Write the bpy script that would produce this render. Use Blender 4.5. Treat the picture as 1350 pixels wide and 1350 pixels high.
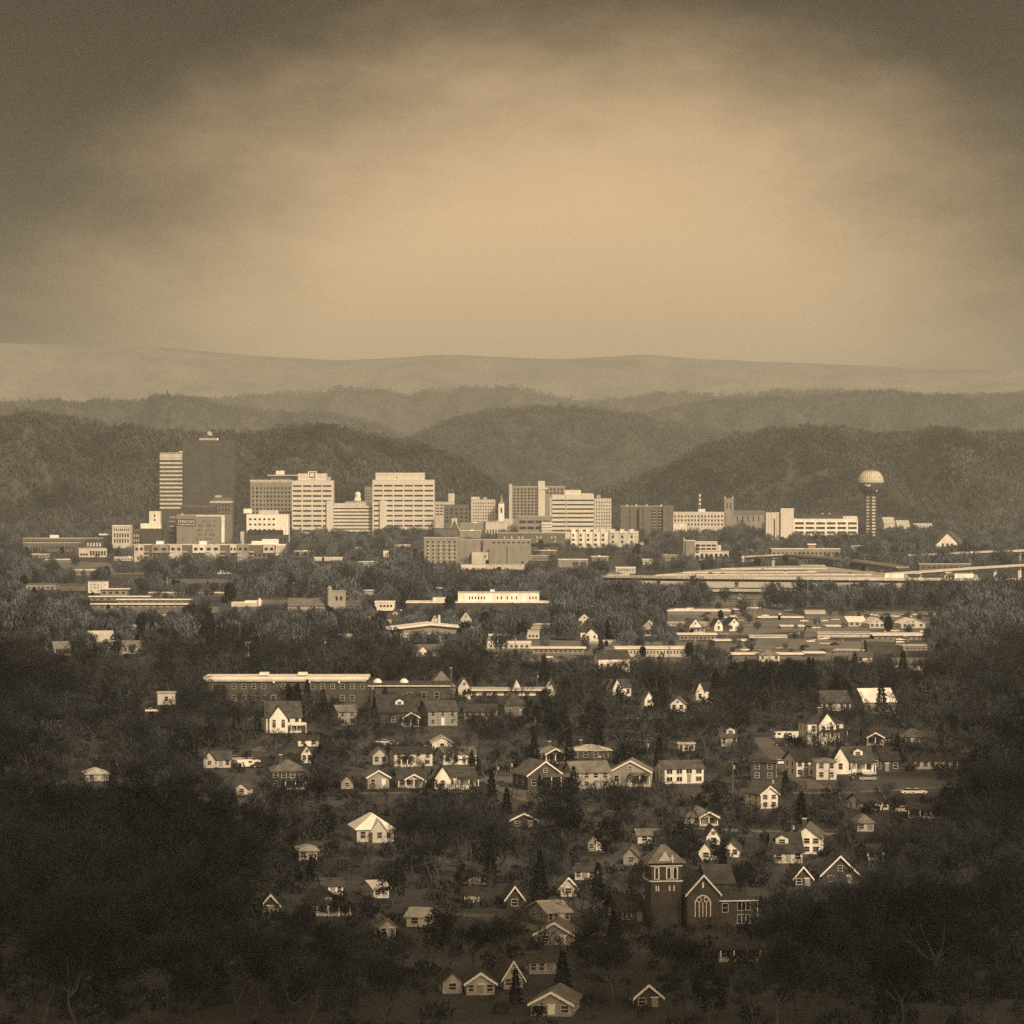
import bpy, math, random
import numpy as np
from mathutils import Vector, Matrix

for o in list(bpy.data.objects):
    bpy.data.objects.remove(o, do_unlink=True)
SC = bpy.context.scene
COL = SC.collection
RAD = math.radians
R = random.Random(7)

# ------------------------------------------------------------------ camera
F, CX, HY, H = 5000.0, 675.0, 625.0, 80.0      # focal length / centre / horizon in photo pixels (1350 px wide), eye height in metres
cd = bpy.data.cameras.new('camera')
cam = bpy.data.objects.new('camera', cd)
COL.objects.link(cam)
cam.location = (0, 0, H)
cam.rotation_euler = (RAD(90), 0, 0)
cd.sensor_width = 36
cd.lens = 36 * F / 1350
cd.shift_y = -(675 - HY) / 1350
cd.clip_start = 1.0
cd.clip_end = 60000
SC.camera = cam

# ------------------------------------------------------------------ sky, sun, exposure
SUN_AZ, SUN_EL = RAD(152), RAD(34)             # azimuth from +Y towards +X: behind the camera, over its right shoulder
sv = Vector((math.sin(SUN_AZ) * math.cos(SUN_EL), math.cos(SUN_AZ) * math.cos(SUN_EL), math.sin(SUN_EL)))
w = bpy.data.worlds.new('World')
SC.world = w
w.use_nodes = True
nt = w.node_tree
N, L = nt.nodes, nt.links
N.clear()
out = N.new('ShaderNodeOutputWorld')
bg = N.new('ShaderNodeBackground')
bg.inputs['Strength'].default_value = 0.15
sky = N.new('ShaderNodeTexSky')
sky.sky_type = 'NISHITA'
sky.sun_disc = False
sky.sun_elevation = SUN_EL
sky.sun_rotation = SUN_AZ
sky.dust_density = 2.0
sky.air_density = 1.0
bw = N.new('ShaderNodeRGBToBW')
tint = N.new('ShaderNodeMixRGB'); tint.blend_type = 'MULTIPLY'; tint.inputs['Fac'].default_value = 1
tint.inputs['Color2'].default_value = (1.0, 0.68, 0.37, 1)
L.new(sky.outputs['Color'], bw.inputs['Color'])
L.new(bw.outputs['Val'], tint.inputs['Color1'])
# vignette painted into the sky: darker away from a bright oval, broken by noise
tc = N.new('ShaderNodeTexCoord')
mp = N.new('ShaderNodeMapping'); mp.inputs['Scale'].default_value = (1.0, 0.25, 2.3)
n1 = N.new('ShaderNodeTexNoise'); n1.inputs['Scale'].default_value = 14; n1.inputs['Detail'].default_value = 9; n1.inputs['Roughness'].default_value = 0.62
L.new(tc.outputs['Generated'], mp.inputs['Vector']); L.new(mp.outputs['Vector'], n1.inputs['Vector'])
sep = N.new('ShaderNodeSeparateXYZ'); L.new(tc.outputs['Generated'], sep.inputs['Vector'])
def M(op, a, b=None, c=None):
    m = N.new('ShaderNodeMath'); m.operation = op
    for i, v in enumerate((a, b, c)):
        if v is None: continue
        if isinstance(v, (int, float)): m.inputs[i].default_value = v
        else: L.new(v, m.inputs[i])
    return m.outputs[0]
dx = M('DIVIDE', M('SUBTRACT', sep.outputs['X'], 0.014), 0.108)
dz = M('DIVIDE', M('SUBTRACT', sep.outputs['Z'], 0.020), 0.080)
rr = M('SQRT', M('ADD', M('MULTIPLY', dx, dx), M('MULTIPLY', dz, dz)))
cl = M('ADD', rr, M('MULTIPLY', M('SUBTRACT', n1.outputs['Fac'], 0.5), 0.6))
rmp = N.new('ShaderNodeMapRange'); rmp.interpolation_type = 'SMOOTHSTEP'
rmp.inputs['From Min'].default_value = 0.55; rmp.inputs['From Max'].default_value = 1.50
rmp.inputs['To Min'].default_value = 0.80; rmp.inputs['To Max'].default_value = 0.02
L.new(cl, rmp.inputs['Value'])
# only the stretch of sky over the city is darkened this way; the rest stays plain
front = N.new('ShaderNodeMapRange'); front.inputs['From Min'].default_value = 0.80; front.inputs['From Max'].default_value = 0.95
L.new(sep.outputs['Y'], front.inputs['Value'])
cmix = N.new('ShaderNodeMixRGB'); cmix.inputs['Color1'].default_value = (1, 1, 1, 1)
L.new(front.outputs[0], cmix.inputs['Fac']); L.new(rmp.outputs[0], cmix.inputs['Color2'])
mul = N.new('ShaderNodeMixRGB'); mul.blend_type = 'MULTIPLY'; mul.inputs['Fac'].default_value = 1
L.new(tint.outputs[0], mul.inputs['Color1']); L.new(cmix.outputs[0], mul.inputs['Color2'])
L.new(mul.outputs[0], bg.inputs['Color']); L.new(bg.outputs[0], out.inputs['Surface'])

sd = bpy.data.lights.new('sun', 'SUN')
sun = bpy.data.objects.new('sun', sd)
COL.objects.link(sun)
sd.energy = 2.8
sd.angle = RAD(0.6)
sd.color = (1.0, 0.73, 0.44)
sun.rotation_euler = sv.to_track_quat('Z', 'Y').to_euler()
sun.location = sv * 500
vs = SC.view_settings
vs.view_transform = 'Standard'; vs.look = 'None'; vs.gamma = 1; vs.use_curve_mapping = False
vs.exposure = 0.42
SC.cycles.use_denoising = False        # keep the fine grain
SC.cycles.max_bounces = 4
SC.cycles.volume_bounces = 0
SC.cycles.diffuse_bounces = 2
SC.cycles.transparent_max_bounces = 8
HAZE = 4.7e-5

# ------------------------------------------------------------------ helpers
def gd(py): return H * F / (py - HY)            # distance of the level ground seen at photo row py
def gy(d): return HY + H * F / d
def wx(px, d): return (px - CX) / F * d
def wz(py, d): return H - (py - HY) / F * d

_mats = {}
def mat(name, col, rough=0.85, var=0.25, scale=0.6, metal=0.0, streak=False, rand=0.0, spec=0.3, bump=0.0, tone=False):
    if name in _mats: return _mats[name]
    m = bpy.data.materials.new(name); m.use_nodes = True
    t = m.node_tree; n = t.nodes; l = t.links
    b = n['Principled BSDF']
    b.inputs['Roughness'].default_value = rough
    b.inputs['Metallic'].default_value = metal
    b.inputs['Specular IOR Level'].default_value = spec
    c = n.new('ShaderNodeTexCoord')
    mpn = n.new('ShaderNodeMapping')
    mpn.inputs['Scale'].default_value = (1, 1, 0.22 if streak else 1)
    l.new(c.outputs['Object'], mpn.inputs['Vector'])
    a = n.new('ShaderNodeTexNoise'); a.inputs['Scale'].default_value = scale; a.inputs['Detail'].default_value = 5; a.inputs['Roughness'].default_value = 0.6
    l.new(mpn.outputs['Vector'], a.inputs['Vector'])
    r = n.new('ShaderNodeMapRange'); r.inputs['From Min'].default_value = 0.3; r.inputs['From Max'].default_value = 0.7
    r.inputs['To Min'].default_value = 1 - var; r.inputs['To Max'].default_value = 1 + var
    l.new(a.outputs['Fac'], r.inputs['Value'])
    f = r.outputs[0]
    if rand:
        oi = n.new('ShaderNodeObjectInfo')
        r2 = n.new('ShaderNodeMapRange'); r2.inputs['To Min'].default_value = 1 - rand; r2.inputs['To Max'].default_value = 1 + rand
        l.new(oi.outputs['Random'], r2.inputs['Value'])
        mm = n.new('ShaderNodeMath'); mm.operation = 'MULTIPLY'
        l.new(f, mm.inputs[0]); l.new(r2.outputs[0], mm.inputs[1]); f = mm.outputs[0]
    if tone:                                     # each tree of a mass has a bark shade of its own
        at = n.new('ShaderNodeAttribute'); at.attribute_name = 'tone'
        mm = n.new('ShaderNodeMath'); mm.operation = 'MULTIPLY'
        l.new(f, mm.inputs[0]); l.new(at.outputs['Fac'], mm.inputs[1]); f = mm.outputs[0]
    mx = n.new('ShaderNodeMixRGB'); mx.blend_type = 'MULTIPLY'; mx.inputs['Fac'].default_value = 1
    mx.inputs['Color1'].default_value = (*col, 1)
    l.new(f, mx.inputs['Color2']); l.new(mx.outputs[0], b.inputs['Base Color'])
    if bump:
        bn = n.new('ShaderNodeBump'); bn.inputs['Strength'].default_value = bump; bn.inputs['Distance'].default_value = 0.5
        l.new(a.outputs['Fac'], bn.inputs['Height']); l.new(bn.outputs[0], b.inputs['Normal'])
    _mats[name] = m
    return m

WHITE = mat('white_paint', (.70, .71, .72), var=.26, scale=.35, streak=True, rand=.10)
CREAM = mat('cream_render', (.48, .49, .50), var=.22, scale=.3, streak=True, rand=.12)
CONC = mat('pale_concrete', (.56, .57, .58), var=.10, scale=.12, streak=True)
GREYW = mat('grey_siding', (.24, .25, .26), var=.22, scale=.4, streak=True)
TAN = mat('tan_brick', (.22, .225, .23), var=.18, scale=.25, streak=True)
BRICK = mat('dark_brick', (.060, .062, .066), var=.35, scale=.5)
MIDBRICK = mat('brown_brick', (.115, .118, .125), var=.25, scale=.25)
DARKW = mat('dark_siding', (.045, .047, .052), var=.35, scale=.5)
RDARK = mat('dark_shingle', (.042, .045, .050), var=.5, scale=.5, rand=.45)
RMID = mat('weathered_shingle', (.12, .125, .13), var=.4, scale=.5, rand=.4)
RLIGHT = mat('pale_roofing', (.42, .43, .44), var=.25, scale=.25)
RWHITE = mat('white_roofing', (.72, .73, .74), var=.18, scale=.2)
GLASS = mat('dark_glass', (.022, .024, .029), rough=.25, var=.5, scale=.9, spec=.5, rand=.75)
SMOKED = mat('smoked_glass_wall', (.050, .053, .060), rough=.35, var=.28, scale=.07, spec=.5)
TRIM = mat('white_trim', (.70, .71, .72), var=.12, scale=.5)
STEEL = mat('dark_steel', (.05, .052, .056), rough=.5, var=.25, scale=.4)
GALV = mat('galvanised_metal', (.35, .36, .37), rough=.5, var=.2, scale=.4)
WOOD = mat('pole_wood', (.10, .10, .10), var=.3, scale=1.5)
GOLD = mat('gold_mirror_panel', (.62, .60, .54), rough=.75, var=.10, scale=.3, metal=.0)
SHADED_GOLD = mat('shaded_gold_glass', (.07, .068, .066), rough=.3, var=.3, scale=.2, spec=.5)  # same glass as the dome, its downward shade put into the colour
RUBBER = mat('tyre_rubber', (.02, .02, .022), var=.2)
CHROME = mat('wheel_metal', (.4, .4, .4), rough=.4, var=.1)
LAMP = mat('headlight_lens', (.7, .7, .7), rough=.2, var=.05)
TWIG = mat('bare_twigs', (.020, .024, .033), var=.4, scale=.3, rand=.7, spec=.1)
BARK = mat('grey_bark', (.055, .060, .072), var=.4, scale=.9, rand=.25, spec=.1)
PINE = mat('evergreen_needles', (.011, .013, .017), var=.45, scale=.6, rand=.3, spec=.1)
TWIGM = mat('bare_twigs_of_many_trees', (.024, .029, .039), var=.4, scale=.3, tone=True, spec=.1)
HILLT = mat('hill_forest_twigs', (.055, .058, .066), var=.95, scale=.006, spec=.05)

class MB:
    def __init__(s): s.v = []; s.f = []
    def add(s, vs_, fs):
        n = len(s.v); s.v.extend([tuple(v) for v in vs_]); s.f.extend([tuple(i + n for i in f) for f in fs]); return s
    def box(s, x0, x1, y0, y1, z0, z1):
        return s.add([(x0, y0, z0), (x1, y0, z0), (x1, y1, z0), (x0, y1, z0), (x0, y0, z1), (x1, y0, z1), (x1, y1, z1), (x0, y1, z1)],
                     [(0, 3, 2, 1), (4, 5, 6, 7), (0, 1, 5, 4), (1, 2, 6, 5), (2, 3, 7, 6), (3, 0, 4, 7)])
    def prism_y(s, poly, y0, y1):                # poly of (x, z), counter-clockwise seen from -y
        n = len(poly)
        vs_ = [(x, y0, z) for x, z in poly] + [(x, y1, z) for x, z in poly]
        return s.add(vs_, [tuple(range(n)), tuple(range(2 * n - 1, n - 1, -1))] + [(i, i + n, (i + 1) % n + n, (i + 1) % n) for i in range(n)])
    def prism_x(s, poly, x0, x1):                # poly of (y, z)
        n = len(poly)
        vs_ = [(x0, y, z) for y, z in poly] + [(x1, y, z) for y, z in poly]
        return s.add(vs_, [tuple(range(n - 1, -1, -1)), tuple(range(n, 2 * n))] + [(i, (i + 1) % n, (i + 1) % n + n, i + n) for i in range(n)])
    def prism_z(s, poly, z0, z1):
        n = len(poly)
        vs_ = [(x, y, z0) for x, y in poly] + [(x, y, z1) for x, y in poly]
        return s.add(vs_, [tuple(range(n - 1, -1, -1)), tuple(range(n, 2 * n))] + [(i, (i + 1) % n, (i + 1) % n + n, i + n) for i in range(n)])
    def tube(s, p, q, r0, r1, n=6):
        p, q = Vector(p), Vector(q); d = (q - p).normalized()
        a = d.orthogonal().normalized(); b = d.cross(a)
        vs_ = []
        for c, r in ((p, r0), (q, r1)):
            for i in range(n):
                t = 2 * math.pi * i / n
                vs_.append(c + a * (r * math.cos(t)) + b * (r * math.sin(t)))
        return s.add(vs_, [(i, (i + 1) % n, (i + 1) % n + n, i + n) for i in range(n)] + [tuple(range(n - 1, -1, -1)), tuple(range(n, 2 * n))])
    def lathe(s, prof, n=24, caps=True):
        vs_ = []
        for r, z in prof:
            for i in range(n):
                t = 2 * math.pi * i / n
                vs_.append((r * math.cos(t), r * math.sin(t), z))
        fs = []
        for k in range(len(prof) - 1):
            for i in range(n):
                j = (i + 1) % n
                fs.append((k * n + i, k * n + j, (k + 1) * n + j, (k + 1) * n + i))
        if caps:
            fs.append(tuple(range(n - 1, -1, -1))); m = (len(prof) - 1) * n; fs.append(tuple(range(m, m + n)))
        return s.add(vs_, fs)
    def mesh(s, name):
        me = bpy.data.meshes.new(name); me.from_pydata(s.v, [], s.f); me.update(); return me
    def build(s, name, m, parent=None, loc=(0, 0, 0), rz=0.0):
        return link(s.mesh(name), name, m, parent, loc, rz)

def link(me, name, m, parent=None, loc=(0, 0, 0), rz=0.0):
    o = bpy.data.objects.new(name, me); COL.objects.link(o)
    if m is not None and len(me.materials) == 0: me.materials.append(m)
    if parent is not None: o.parent = parent
    o.location = loc; o.rotation_euler = (0, 0, rz)
    return o

LABELS = {}
def tag(o, label, cat, group=None, kind=None):
    o['label'] = label; o['category'] = cat
    if group: o['group'] = group
    if kind: o['kind'] = kind
    LABELS.setdefault(label, []).append(o)
    return o
def thing(name, label, cat, loc, rz=0.0, group=None):
    o = bpy.data.objects.new(name, None); COL.objects.link(o)
    o.empty_display_size = 2.0
    o.location = loc; o.rotation_euler = (0, 0, rz)
    return tag(o, label, cat, group)
def copy_tree(o, parent=None):
    c = o.copy(); COL.objects.link(c)
    if parent is not None: c.parent = parent
    for ch in [x for x in o.children]: copy_tree(ch, c)
    return c

SEEN = []        # what trees should not hide or stand in: short name, px0, px1, ytop, ybase, d, depth
_wm = {}
def win_mesh(w_, h_, style):
    k = (round(w_, 2), round(h_, 2), style)
    if k in _wm: return _wm[k]
    f, p = MB(), MB()
    t = 0.09
    f.box(-w_ / 2 - t, w_ / 2 + t, -.09, .05, h_, h_ + t); f.box(-w_ / 2 - t - .06, w_ / 2 + t + .06, -.14, .05, -t, 0)
    f.box(-w_ / 2 - t, -w_ / 2, -.09, .05, 0, h_); f.box(w_ / 2, w_ / 2 + t, -.09, .05, 0, h_)
    if style == 'sash': f.box(-w_ / 2, w_ / 2, -.07, .04, h_ * .5 - .04, h_ * .5 + .04)
    if style == 'grid':
        k_ = max(2, round(w_ / .8))
        for i in range(1, k_):
            x = -w_ / 2 + w_ * i / k_; f.box(x - .05, x + .05, -.07, .04, 0, h_)
    p.box(-w_ / 2, w_ / 2, -.03, .03, 0, h_)
    a, b = f.mesh('window'), p.mesh('pane'); a.materials.append(CREAM); b.materials.append(GLASS)
    _wm[k] = (a, b)
    return _wm[k]
def window(parent, x, y, z, w_, h_, rz=0.0, style='sash'):
    a, b = win_mesh(w_, h_, style)
    o = link(a, 'window', None, parent, (x, y, z), rz)
    link(b, 'pane', None, o)
    return o
# ------------------------------------------------------------------ ground, hills, mountains, haze
def sheet(name, pts, z, m, label, cat='ground', kind='structure'):
    b = MB(); n = len(pts)
    a = sum(pts[i][0] * pts[(i + 1) % n][1] - pts[(i + 1) % n][0] * pts[i][1] for i in range(n))
    if a < 0: pts = pts[::-1]
    b.add([(x, y, z) for x, y in pts], [tuple(range(n))])
    return tag(b.build(name, m), label, cat, None, kind)

GRASS = mat('winter_grass', (.044, .049, .058), var=.8, scale=.02, bump=.0)
LOT = mat('worn_concrete_yard', (.15, .155, .165), var=.45, scale=.03)
ASPH = mat('old_asphalt', (.11, .112, .118), var=.25, scale=.05)
LAWN = mat('dry_lawn', (.060, .064, .072), var=.3, scale=.05)
HILLM = mat('hill_soil', (.050, .052, .056), var=.3, scale=.01)
HAZE_PALE = mat('haze_pale_mountain', (.15, .15, .15), var=.3, scale=.004)  # mountain colour lightened to paint extra haze over the range
EDGE, FAR = 7000, 19000
sheet('ground', [(-EDGE, -400), (EDGE, -400), (EDGE, FAR), (-EDGE, FAR)], 0.0, GRASS, 'flat winter ground of grass and leaf litter under the whole city')

def snoise(x, y, s, seed):
    r = np.random.RandomState(seed); v = 0 * x
    for k in range(7):
        a, ph, f = r.rand() * 6.28, r.rand() * 6.28, (1 + r.rand() * 1.6) / s
        v = v + np.sin((x * np.cos(a) + y * np.sin(a)) * f * 6.28 + ph)
    return v / 7
def npmesh(name, V, Q, mats, mi=None):
    me = bpy.data.meshes.new(name)
    V = np.ascontiguousarray(V, dtype=np.float32); Q = np.ascontiguousarray(Q, dtype=np.int32); k = Q.shape[1]
    me.vertices.add(len(V)); me.vertices.foreach_set('co', V.ravel())
    me.loops.add(Q.size); me.loops.foreach_set('vertex_index', Q.ravel())
    me.polygons.add(len(Q)); me.polygons.foreach_set('loop_start', np.arange(0, Q.size, k, dtype=np.int32))
    for m in mats: me.materials.append(m)
    if mi is not None: me.polygons.foreach_set('material_index', np.ascontiguousarray(mi, dtype=np.int32))
    me.update(calc_edges=True)
    return me
def quad_clumps(C, rx, rz_, K, size, rng, thin=.38):
    """K small leaf-sized quads thrown through an ellipsoid round each centre: the twig mass of a far crown."""
    n = len(C)
    u = rng.randn(n, K, 3); u /= np.linalg.norm(u, axis=2, keepdims=True)
    rad = rng.rand(n, K, 1) ** (1 / 2.2)
    P = u * rad; P[..., 0] *= rx[:, None]; P[..., 1] *= rx[:, None]; P[..., 2] *= rz_[:, None]
    P += C[:, None, :]
    a = rng.randn(n, K, 3); a[..., 2] += .9 * np.sign(a[..., 2]); a /= np.linalg.norm(a, axis=2, keepdims=True)
    b = rng.randn(n, K, 3); b -= a * (a * b).sum(2, keepdims=True); b /= np.linalg.norm(b, axis=2, keepdims=True)
    a = a * size[:, None, None] * (0.7 + .8 * rng.rand(n, K, 1)); b = b * size[:, None, None] * thin
    V = np.stack([P - a - b, P + a - b, P + a + b, P - a + b], axis=2).reshape(-1, 3)
    return V, np.arange(len(V)).reshape(-1, 4)

def hill(name, prof, D, Lf, Lb, tree, label, treelabel, spacing, K, seed, rough=.30):
    px = np.array([p[0] for p in prof], float); py = np.array([p[1] for p in prof], float)
    xr = (px - CX) / F * D; zr = H - (py - HY) / F * D - tree * .55
    x0, x1 = xr[0] - 500, xr[-1] + 500
    def Z(x, y):
        t = np.where(y < D, (y - (D - Lf)) / Lf, (D + Lb - y) / Lb); t = np.clip(t, 0, 1)
        s = t * t * (3 - 2 * t) * .5 + .5 * np.sin(t * 1.5708)
        z = np.interp(x, xr, zr)
        spur = (snoise(x, y * .35, Lf * .55, seed) + .5 * snoise(x, y * .5, Lf * .22, seed + 9)) * 6.5 * rough * t * (1 - t)
        return np.maximum(z, 3) * np.clip(s + spur, 0, 1.0) + snoise(x, y, Lf * .12, seed + 1) * tree * .3 * t - 1.0
    nx, ny = 170, 46
    X, Y = np.meshgrid(np.linspace(x0, x1, nx), np.linspace(D - Lf, D + Lb, ny))
    V = np.stack([X, Y, Z(X, Y)], -1).reshape(-1, 3)
    i = np.arange(nx * ny).reshape(ny, nx)
    Q = np.stack([i[:-1, :-1], i[:-1, 1:], i[1:, 1:], i[1:, :-1]], -1).reshape(-1, 4)
    me = npmesh(name, V, Q, [HILLM if tree > 2 else HAZE_PALE]); me.polygons.foreach_set('use_smooth', [True] * len(me.polygons))
    tag(link(me, name, None), label, 'hill', None, 'structure')
    if K:
        rng = np.random.RandomState(seed + 5)
        vx0, vx1 = -700 / F * (D + 200), 700 / F * (D + 200)
        n = int((vx1 - vx0) * (Lf + Lb * .15) / spacing ** 2)
        x = rng.uniform(vx0, vx1, n); y = rng.uniform(D - Lf, D + Lb * .15, n)
        hgt = tree * (.55 + .9 * rng.rand(n) ** 1.5)
        C = np.stack([x, y, Z(x, y) + hgt * .45], -1)
        V, Q = quad_clumps(C, hgt * .48, hgt * .52, K, hgt * .13, rng)
        tag(link(npmesh(name + '_forest', V, Q, [HILLT]), name + '_forest', None), treelabel, 'forest', None, 'stuff')
    return Z

hillA_l = [(-80, 560), (30, 553), (60, 551), (120, 558), (150, 566), (200, 570), (240, 571), (330, 575), (380, 570), (430, 568), (480, 572), (540, 585), (590, 603), (612, 614), (640, 634), (690, 655), (760, 668), (830, 672)]
hill('wooded_hill', hillA_l, 6100, 620, 700, 15, 'dark wooded hill behind the downtown towers, ending near the beige hotel', 'bare winter forest covering the dark hill behind the striped tower', 8.5, 26, 3)
hillA_r = [(640, 668), (760, 660), (830, 640), (880, 615), (930, 590), (980, 576), (1020, 570), (1080, 566), (1110, 567), (1160, 577), (1220, 570), (1290, 575), (1430, 570)]
hill('wooded_hill', hillA_r, 6300, 650, 700, 15, 'dark wooded hill rising behind the globe tower', 'bare winter forest covering the hill behind the globe tower', 8.5, 26, 13)
hillM = [(330, 640), (470, 610), (520, 590), (560, 572), (600, 555), (640, 545), (700, 539), (760, 540), (830, 548), (880, 558), (930, 566), (980, 575), (1060, 600), (1120, 640)]
hill('middle_hill', hillM, 9600, 1400, 900, 17, 'hazy wooded hill in the gap between the two dark hills', 'pale hazy forest on the hill in the gap between the dark hills', 12, 20, 23)
hillB_l = [(-90, 535), (30, 530), (60, 527), (90, 532), (140, 530), (240, 526), (300, 533), (350, 540), (420, 546), (500, 560), (560, 585), (640, 615)]
hill('far_ridge', hillB_l, 11500, 1200, 1000, 18, 'hazy wooded ridge above the dark hill behind the striped tower', 'hazy forest along the ridge above the striped tower', 15, 16, 33)
hillB_r = [(780, 580), (860, 545), (930, 530), (1020, 527), (1100, 522), (1150, 519), (1200, 521), (1270, 522), (1430, 518)]
hill('far_ridge', hillB_r, 12000, 1200, 1000, 18, 'hazy wooded ridge above the dark hill behind the globe tower', 'hazy forest along the ridge above the globe tower', 15, 16, 43)
hillC = [(-90, 540), (200, 533), (280, 528), (330, 523), (380, 517), (450, 514), (520, 519), (560, 516), (600, 512), (700, 514), (760, 524), (820, 529), (860, 521), (950, 517), (1050, 518), (1110, 514), (1200, 520), (1430, 520)]
hill('pale_ridge', hillC, 14800, 1500, 1200, 20, 'palest wooded ridge across the whole skyline', 'very pale forest on the most distant wooded ridge', 24, 12, 53)
hillD = [(-100, 452), (150, 455), (250, 461), (350, 470), (450, 475), (540, 470), (600, 467), (680, 471), (750, 473), (850, 467), (950, 475), (1100, 480), (1200, 486), (1450, 488)]
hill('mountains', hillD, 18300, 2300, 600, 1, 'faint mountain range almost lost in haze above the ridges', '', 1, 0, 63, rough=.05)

hz = MB().box(-EDGE - 300, EDGE + 300, -700, FAR + 300, -2.0, 720)
hm = bpy.data.materials.new('pale_air'); hm.use_nodes = True
t_ = hm.node_tree; t_.nodes.clear()
o_ = t_.nodes.new('ShaderNodeOutputMaterial'); v_ = t_.nodes.new('ShaderNodeVolumePrincipled')
v_.inputs['Color'].default_value = (.76, .89, 1.0, 1); v_.inputs['Density'].default_value = HAZE; v_.inputs['Anisotropy'].default_value = 0.0
t_.links.new(v_.outputs[0], o_.inputs['Volume'])
tag(hz.build('haze', hm), 'thin even haze filling the air over the city and hills', 'haze', None, 'stuff')

# added shade casters, out of view, blocking the sun over the near woods
cl_ = MB()
def caster_lump(gx, gy_, rx, ry, zc, seed):
    # a lumpy flat sun blocker whose shade falls round the ground point (gx, gy_)
    r = random.Random(seed); k = zc / sv.z
    ox, oy = gx + sv.x * k, gy_ + sv.y * k
    nu, nv = 28, 10; ph = [r.uniform(0, 6.28) for _ in range(8)]
    vs_ = []
    for j in range(nv + 1):
        b = -math.pi / 2 + math.pi * j / nv
        for i in range(nu):
            a = 2 * math.pi * i / nu
            f = 1 + .16 * math.sin(3 * a + ph[0]) + .12 * math.sin(5 * a + ph[1] + b) + .09 * math.sin(9 * a + ph[2] - 2 * b) + .06 * math.sin(13 * a + ph[3] + 3 * b)
            up = 38 if b > 0 else 14
            vs_.append((ox + rx * f * math.cos(b) * math.cos(a), oy + ry * f * math.cos(b) * math.sin(a), zc + up * math.sin(b) * (1 + .3 * math.sin(4 * a + ph[4]) * math.cos(b))))
    fs = [(j * nu + i, j * nu + (i + 1) % nu, (j + 1) * nu + (i + 1) % nu, (j + 1) * nu + i) for j in range(nv) for i in range(nu)]
    cl_.add(vs_, fs)
for q, (gx, gy2, rx, ry) in enumerate(((-40, 500, 240, 150), (-190, 780, 120, 260), (-270, 1250, 130, 330), (190, 800, 95, 260), (265, 1200, 110, 320), (60, 560, 200, 110))):
    caster_lump(gx, gy2, rx, ry, 1150 + 12 * q, 40 + q)
CASTER = mat('caster_white', (.8, .8, .8), var=.05, scale=.01)
co = cl_.build('shade_casters', CASTER); tag(co, 'added unseen shade casters over the nearest wooded streets', 'shade_casters', None, 'stuff')

# roads, yards and lawns: thin sheets on the ground
def ground_poly(name, pix, m, z, label, cat):
    return sheet(name, [(wx(x, gd(y)), gd(y)) for x, y in pix], z, m, label, cat)
ROADS, OPEN = [], []
def road(pix, width, m, z, label, name='road', cat='road'):
    P = [Vector((wx(x, gd(y)), gd(y), 0)) for x, y in pix]
    Lp, Rp = [], []
    for i, p in enumerate(P):
        d = (P[min(i + 1, len(P) - 1)] - P[max(i - 1, 0)]).normalized(); nrm = Vector((-d.y, d.x, 0)) * width / 2
        Lp.append(p + nrm); Rp.append(p - nrm)
    b = MB()
    for i in range(len(P) - 1):
        q = [Lp[i], Lp[i + 1], Rp[i + 1], Rp[i]]
        b.add([(v.x, v.y, z) for v in q], [(3, 2, 1, 0)])
    me = b.mesh(name)
    for p in me.polygons:
        if p.normal.z < 0: p.flip()
    tag(link(me, name, m), label, cat, None, 'structure')
    for i in range(len(P) - 1): ROADS.append((P[i], P[i + 1], width / 2))
road([(560, 1024), (640, 1029), (690, 1029), (740, 1031)], 7, LOT, .05, 'pale street passing the bungalow with the white rake boards')
road([(652, 1024), (668, 1037), (700, 1052), (745, 1066), (800, 1072)], 9, ASPH, .08, 'asphalt road curving down past the dark cedar')
road([(1002, 972), (1014, 985), (1032, 1004), (1060, 1030), (1075, 1040)], 6, ASPH, .05, 'asphalt drive running down beside the two white vans')
road([(1030, 1046), (1100, 1046), (1160, 1043), (1290, 1036)], 7, ASPH, .11, 'street in front of the white cottages')
road([(225, 945), (262, 947), (300, 949), (350, 948)], 6, LOT, .05, 'pale walk in front of the long school building')
road([(335, 990), (355, 985), (385, 981)], 6, LOT, .05, 'short pale driveway above the hip-roofed dark house')
road([(800, 947), (850, 947), (925, 947)], 6, LOT, .05, 'pale lane below the twin white gables')
road([(120, 822), (215, 818), (300, 815), (380, 822)], 9, ASPH, .05, 'road below the long sheds')
road([(425, 1047), (500, 1046), (560, 1045), (640, 1044)], 6, ASPH, .05, 'narrow street below the low house with a gabled porch')
road([(850, 1094), (920, 1093), (1000, 1096), (1100, 1100)], 6, LOT, .05, 'pale street below the grey hip-roofed house')
road([(560, 1203), (640, 1208), (690, 1222), (760, 1230), (840, 1236)], 6, ASPH, .05, 'street running past the long weathered-roofed house')
ground_poly('lawn', [(555, 958), (610, 958), (640, 985), (600, 990), (520, 975)], LAWN, .03, 'dry lawn below the grey two-storey house', 'lawn')
ground_poly('lawn', [(1000, 985), (1030, 1005), (1035, 1040), (1010, 1075), (975, 1070), (990, 1035)], LAWN, .03, 'sloping lawn around the small white gabled house', 'lawn')
ground_poly('lawn', [(870, 1036), (930, 1036), (960, 1050), (890, 1060), (830, 1050)], LAWN, .03, 'dry lawn in front of the long white house', 'lawn')
ground_poly('lawn', [(340, 970), (400, 968), (420, 990), (330, 1000)], LAWN, .03, 'grass bank below the white house with the deck', 'lawn')
ground_poly('yard', [(880, 800), (1000, 800), (1062, 812), (1062, 832), (960, 838), (880, 826)], LOT, .04, 'pale open yard between the sheds and the viaduct', 'yard')
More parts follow.
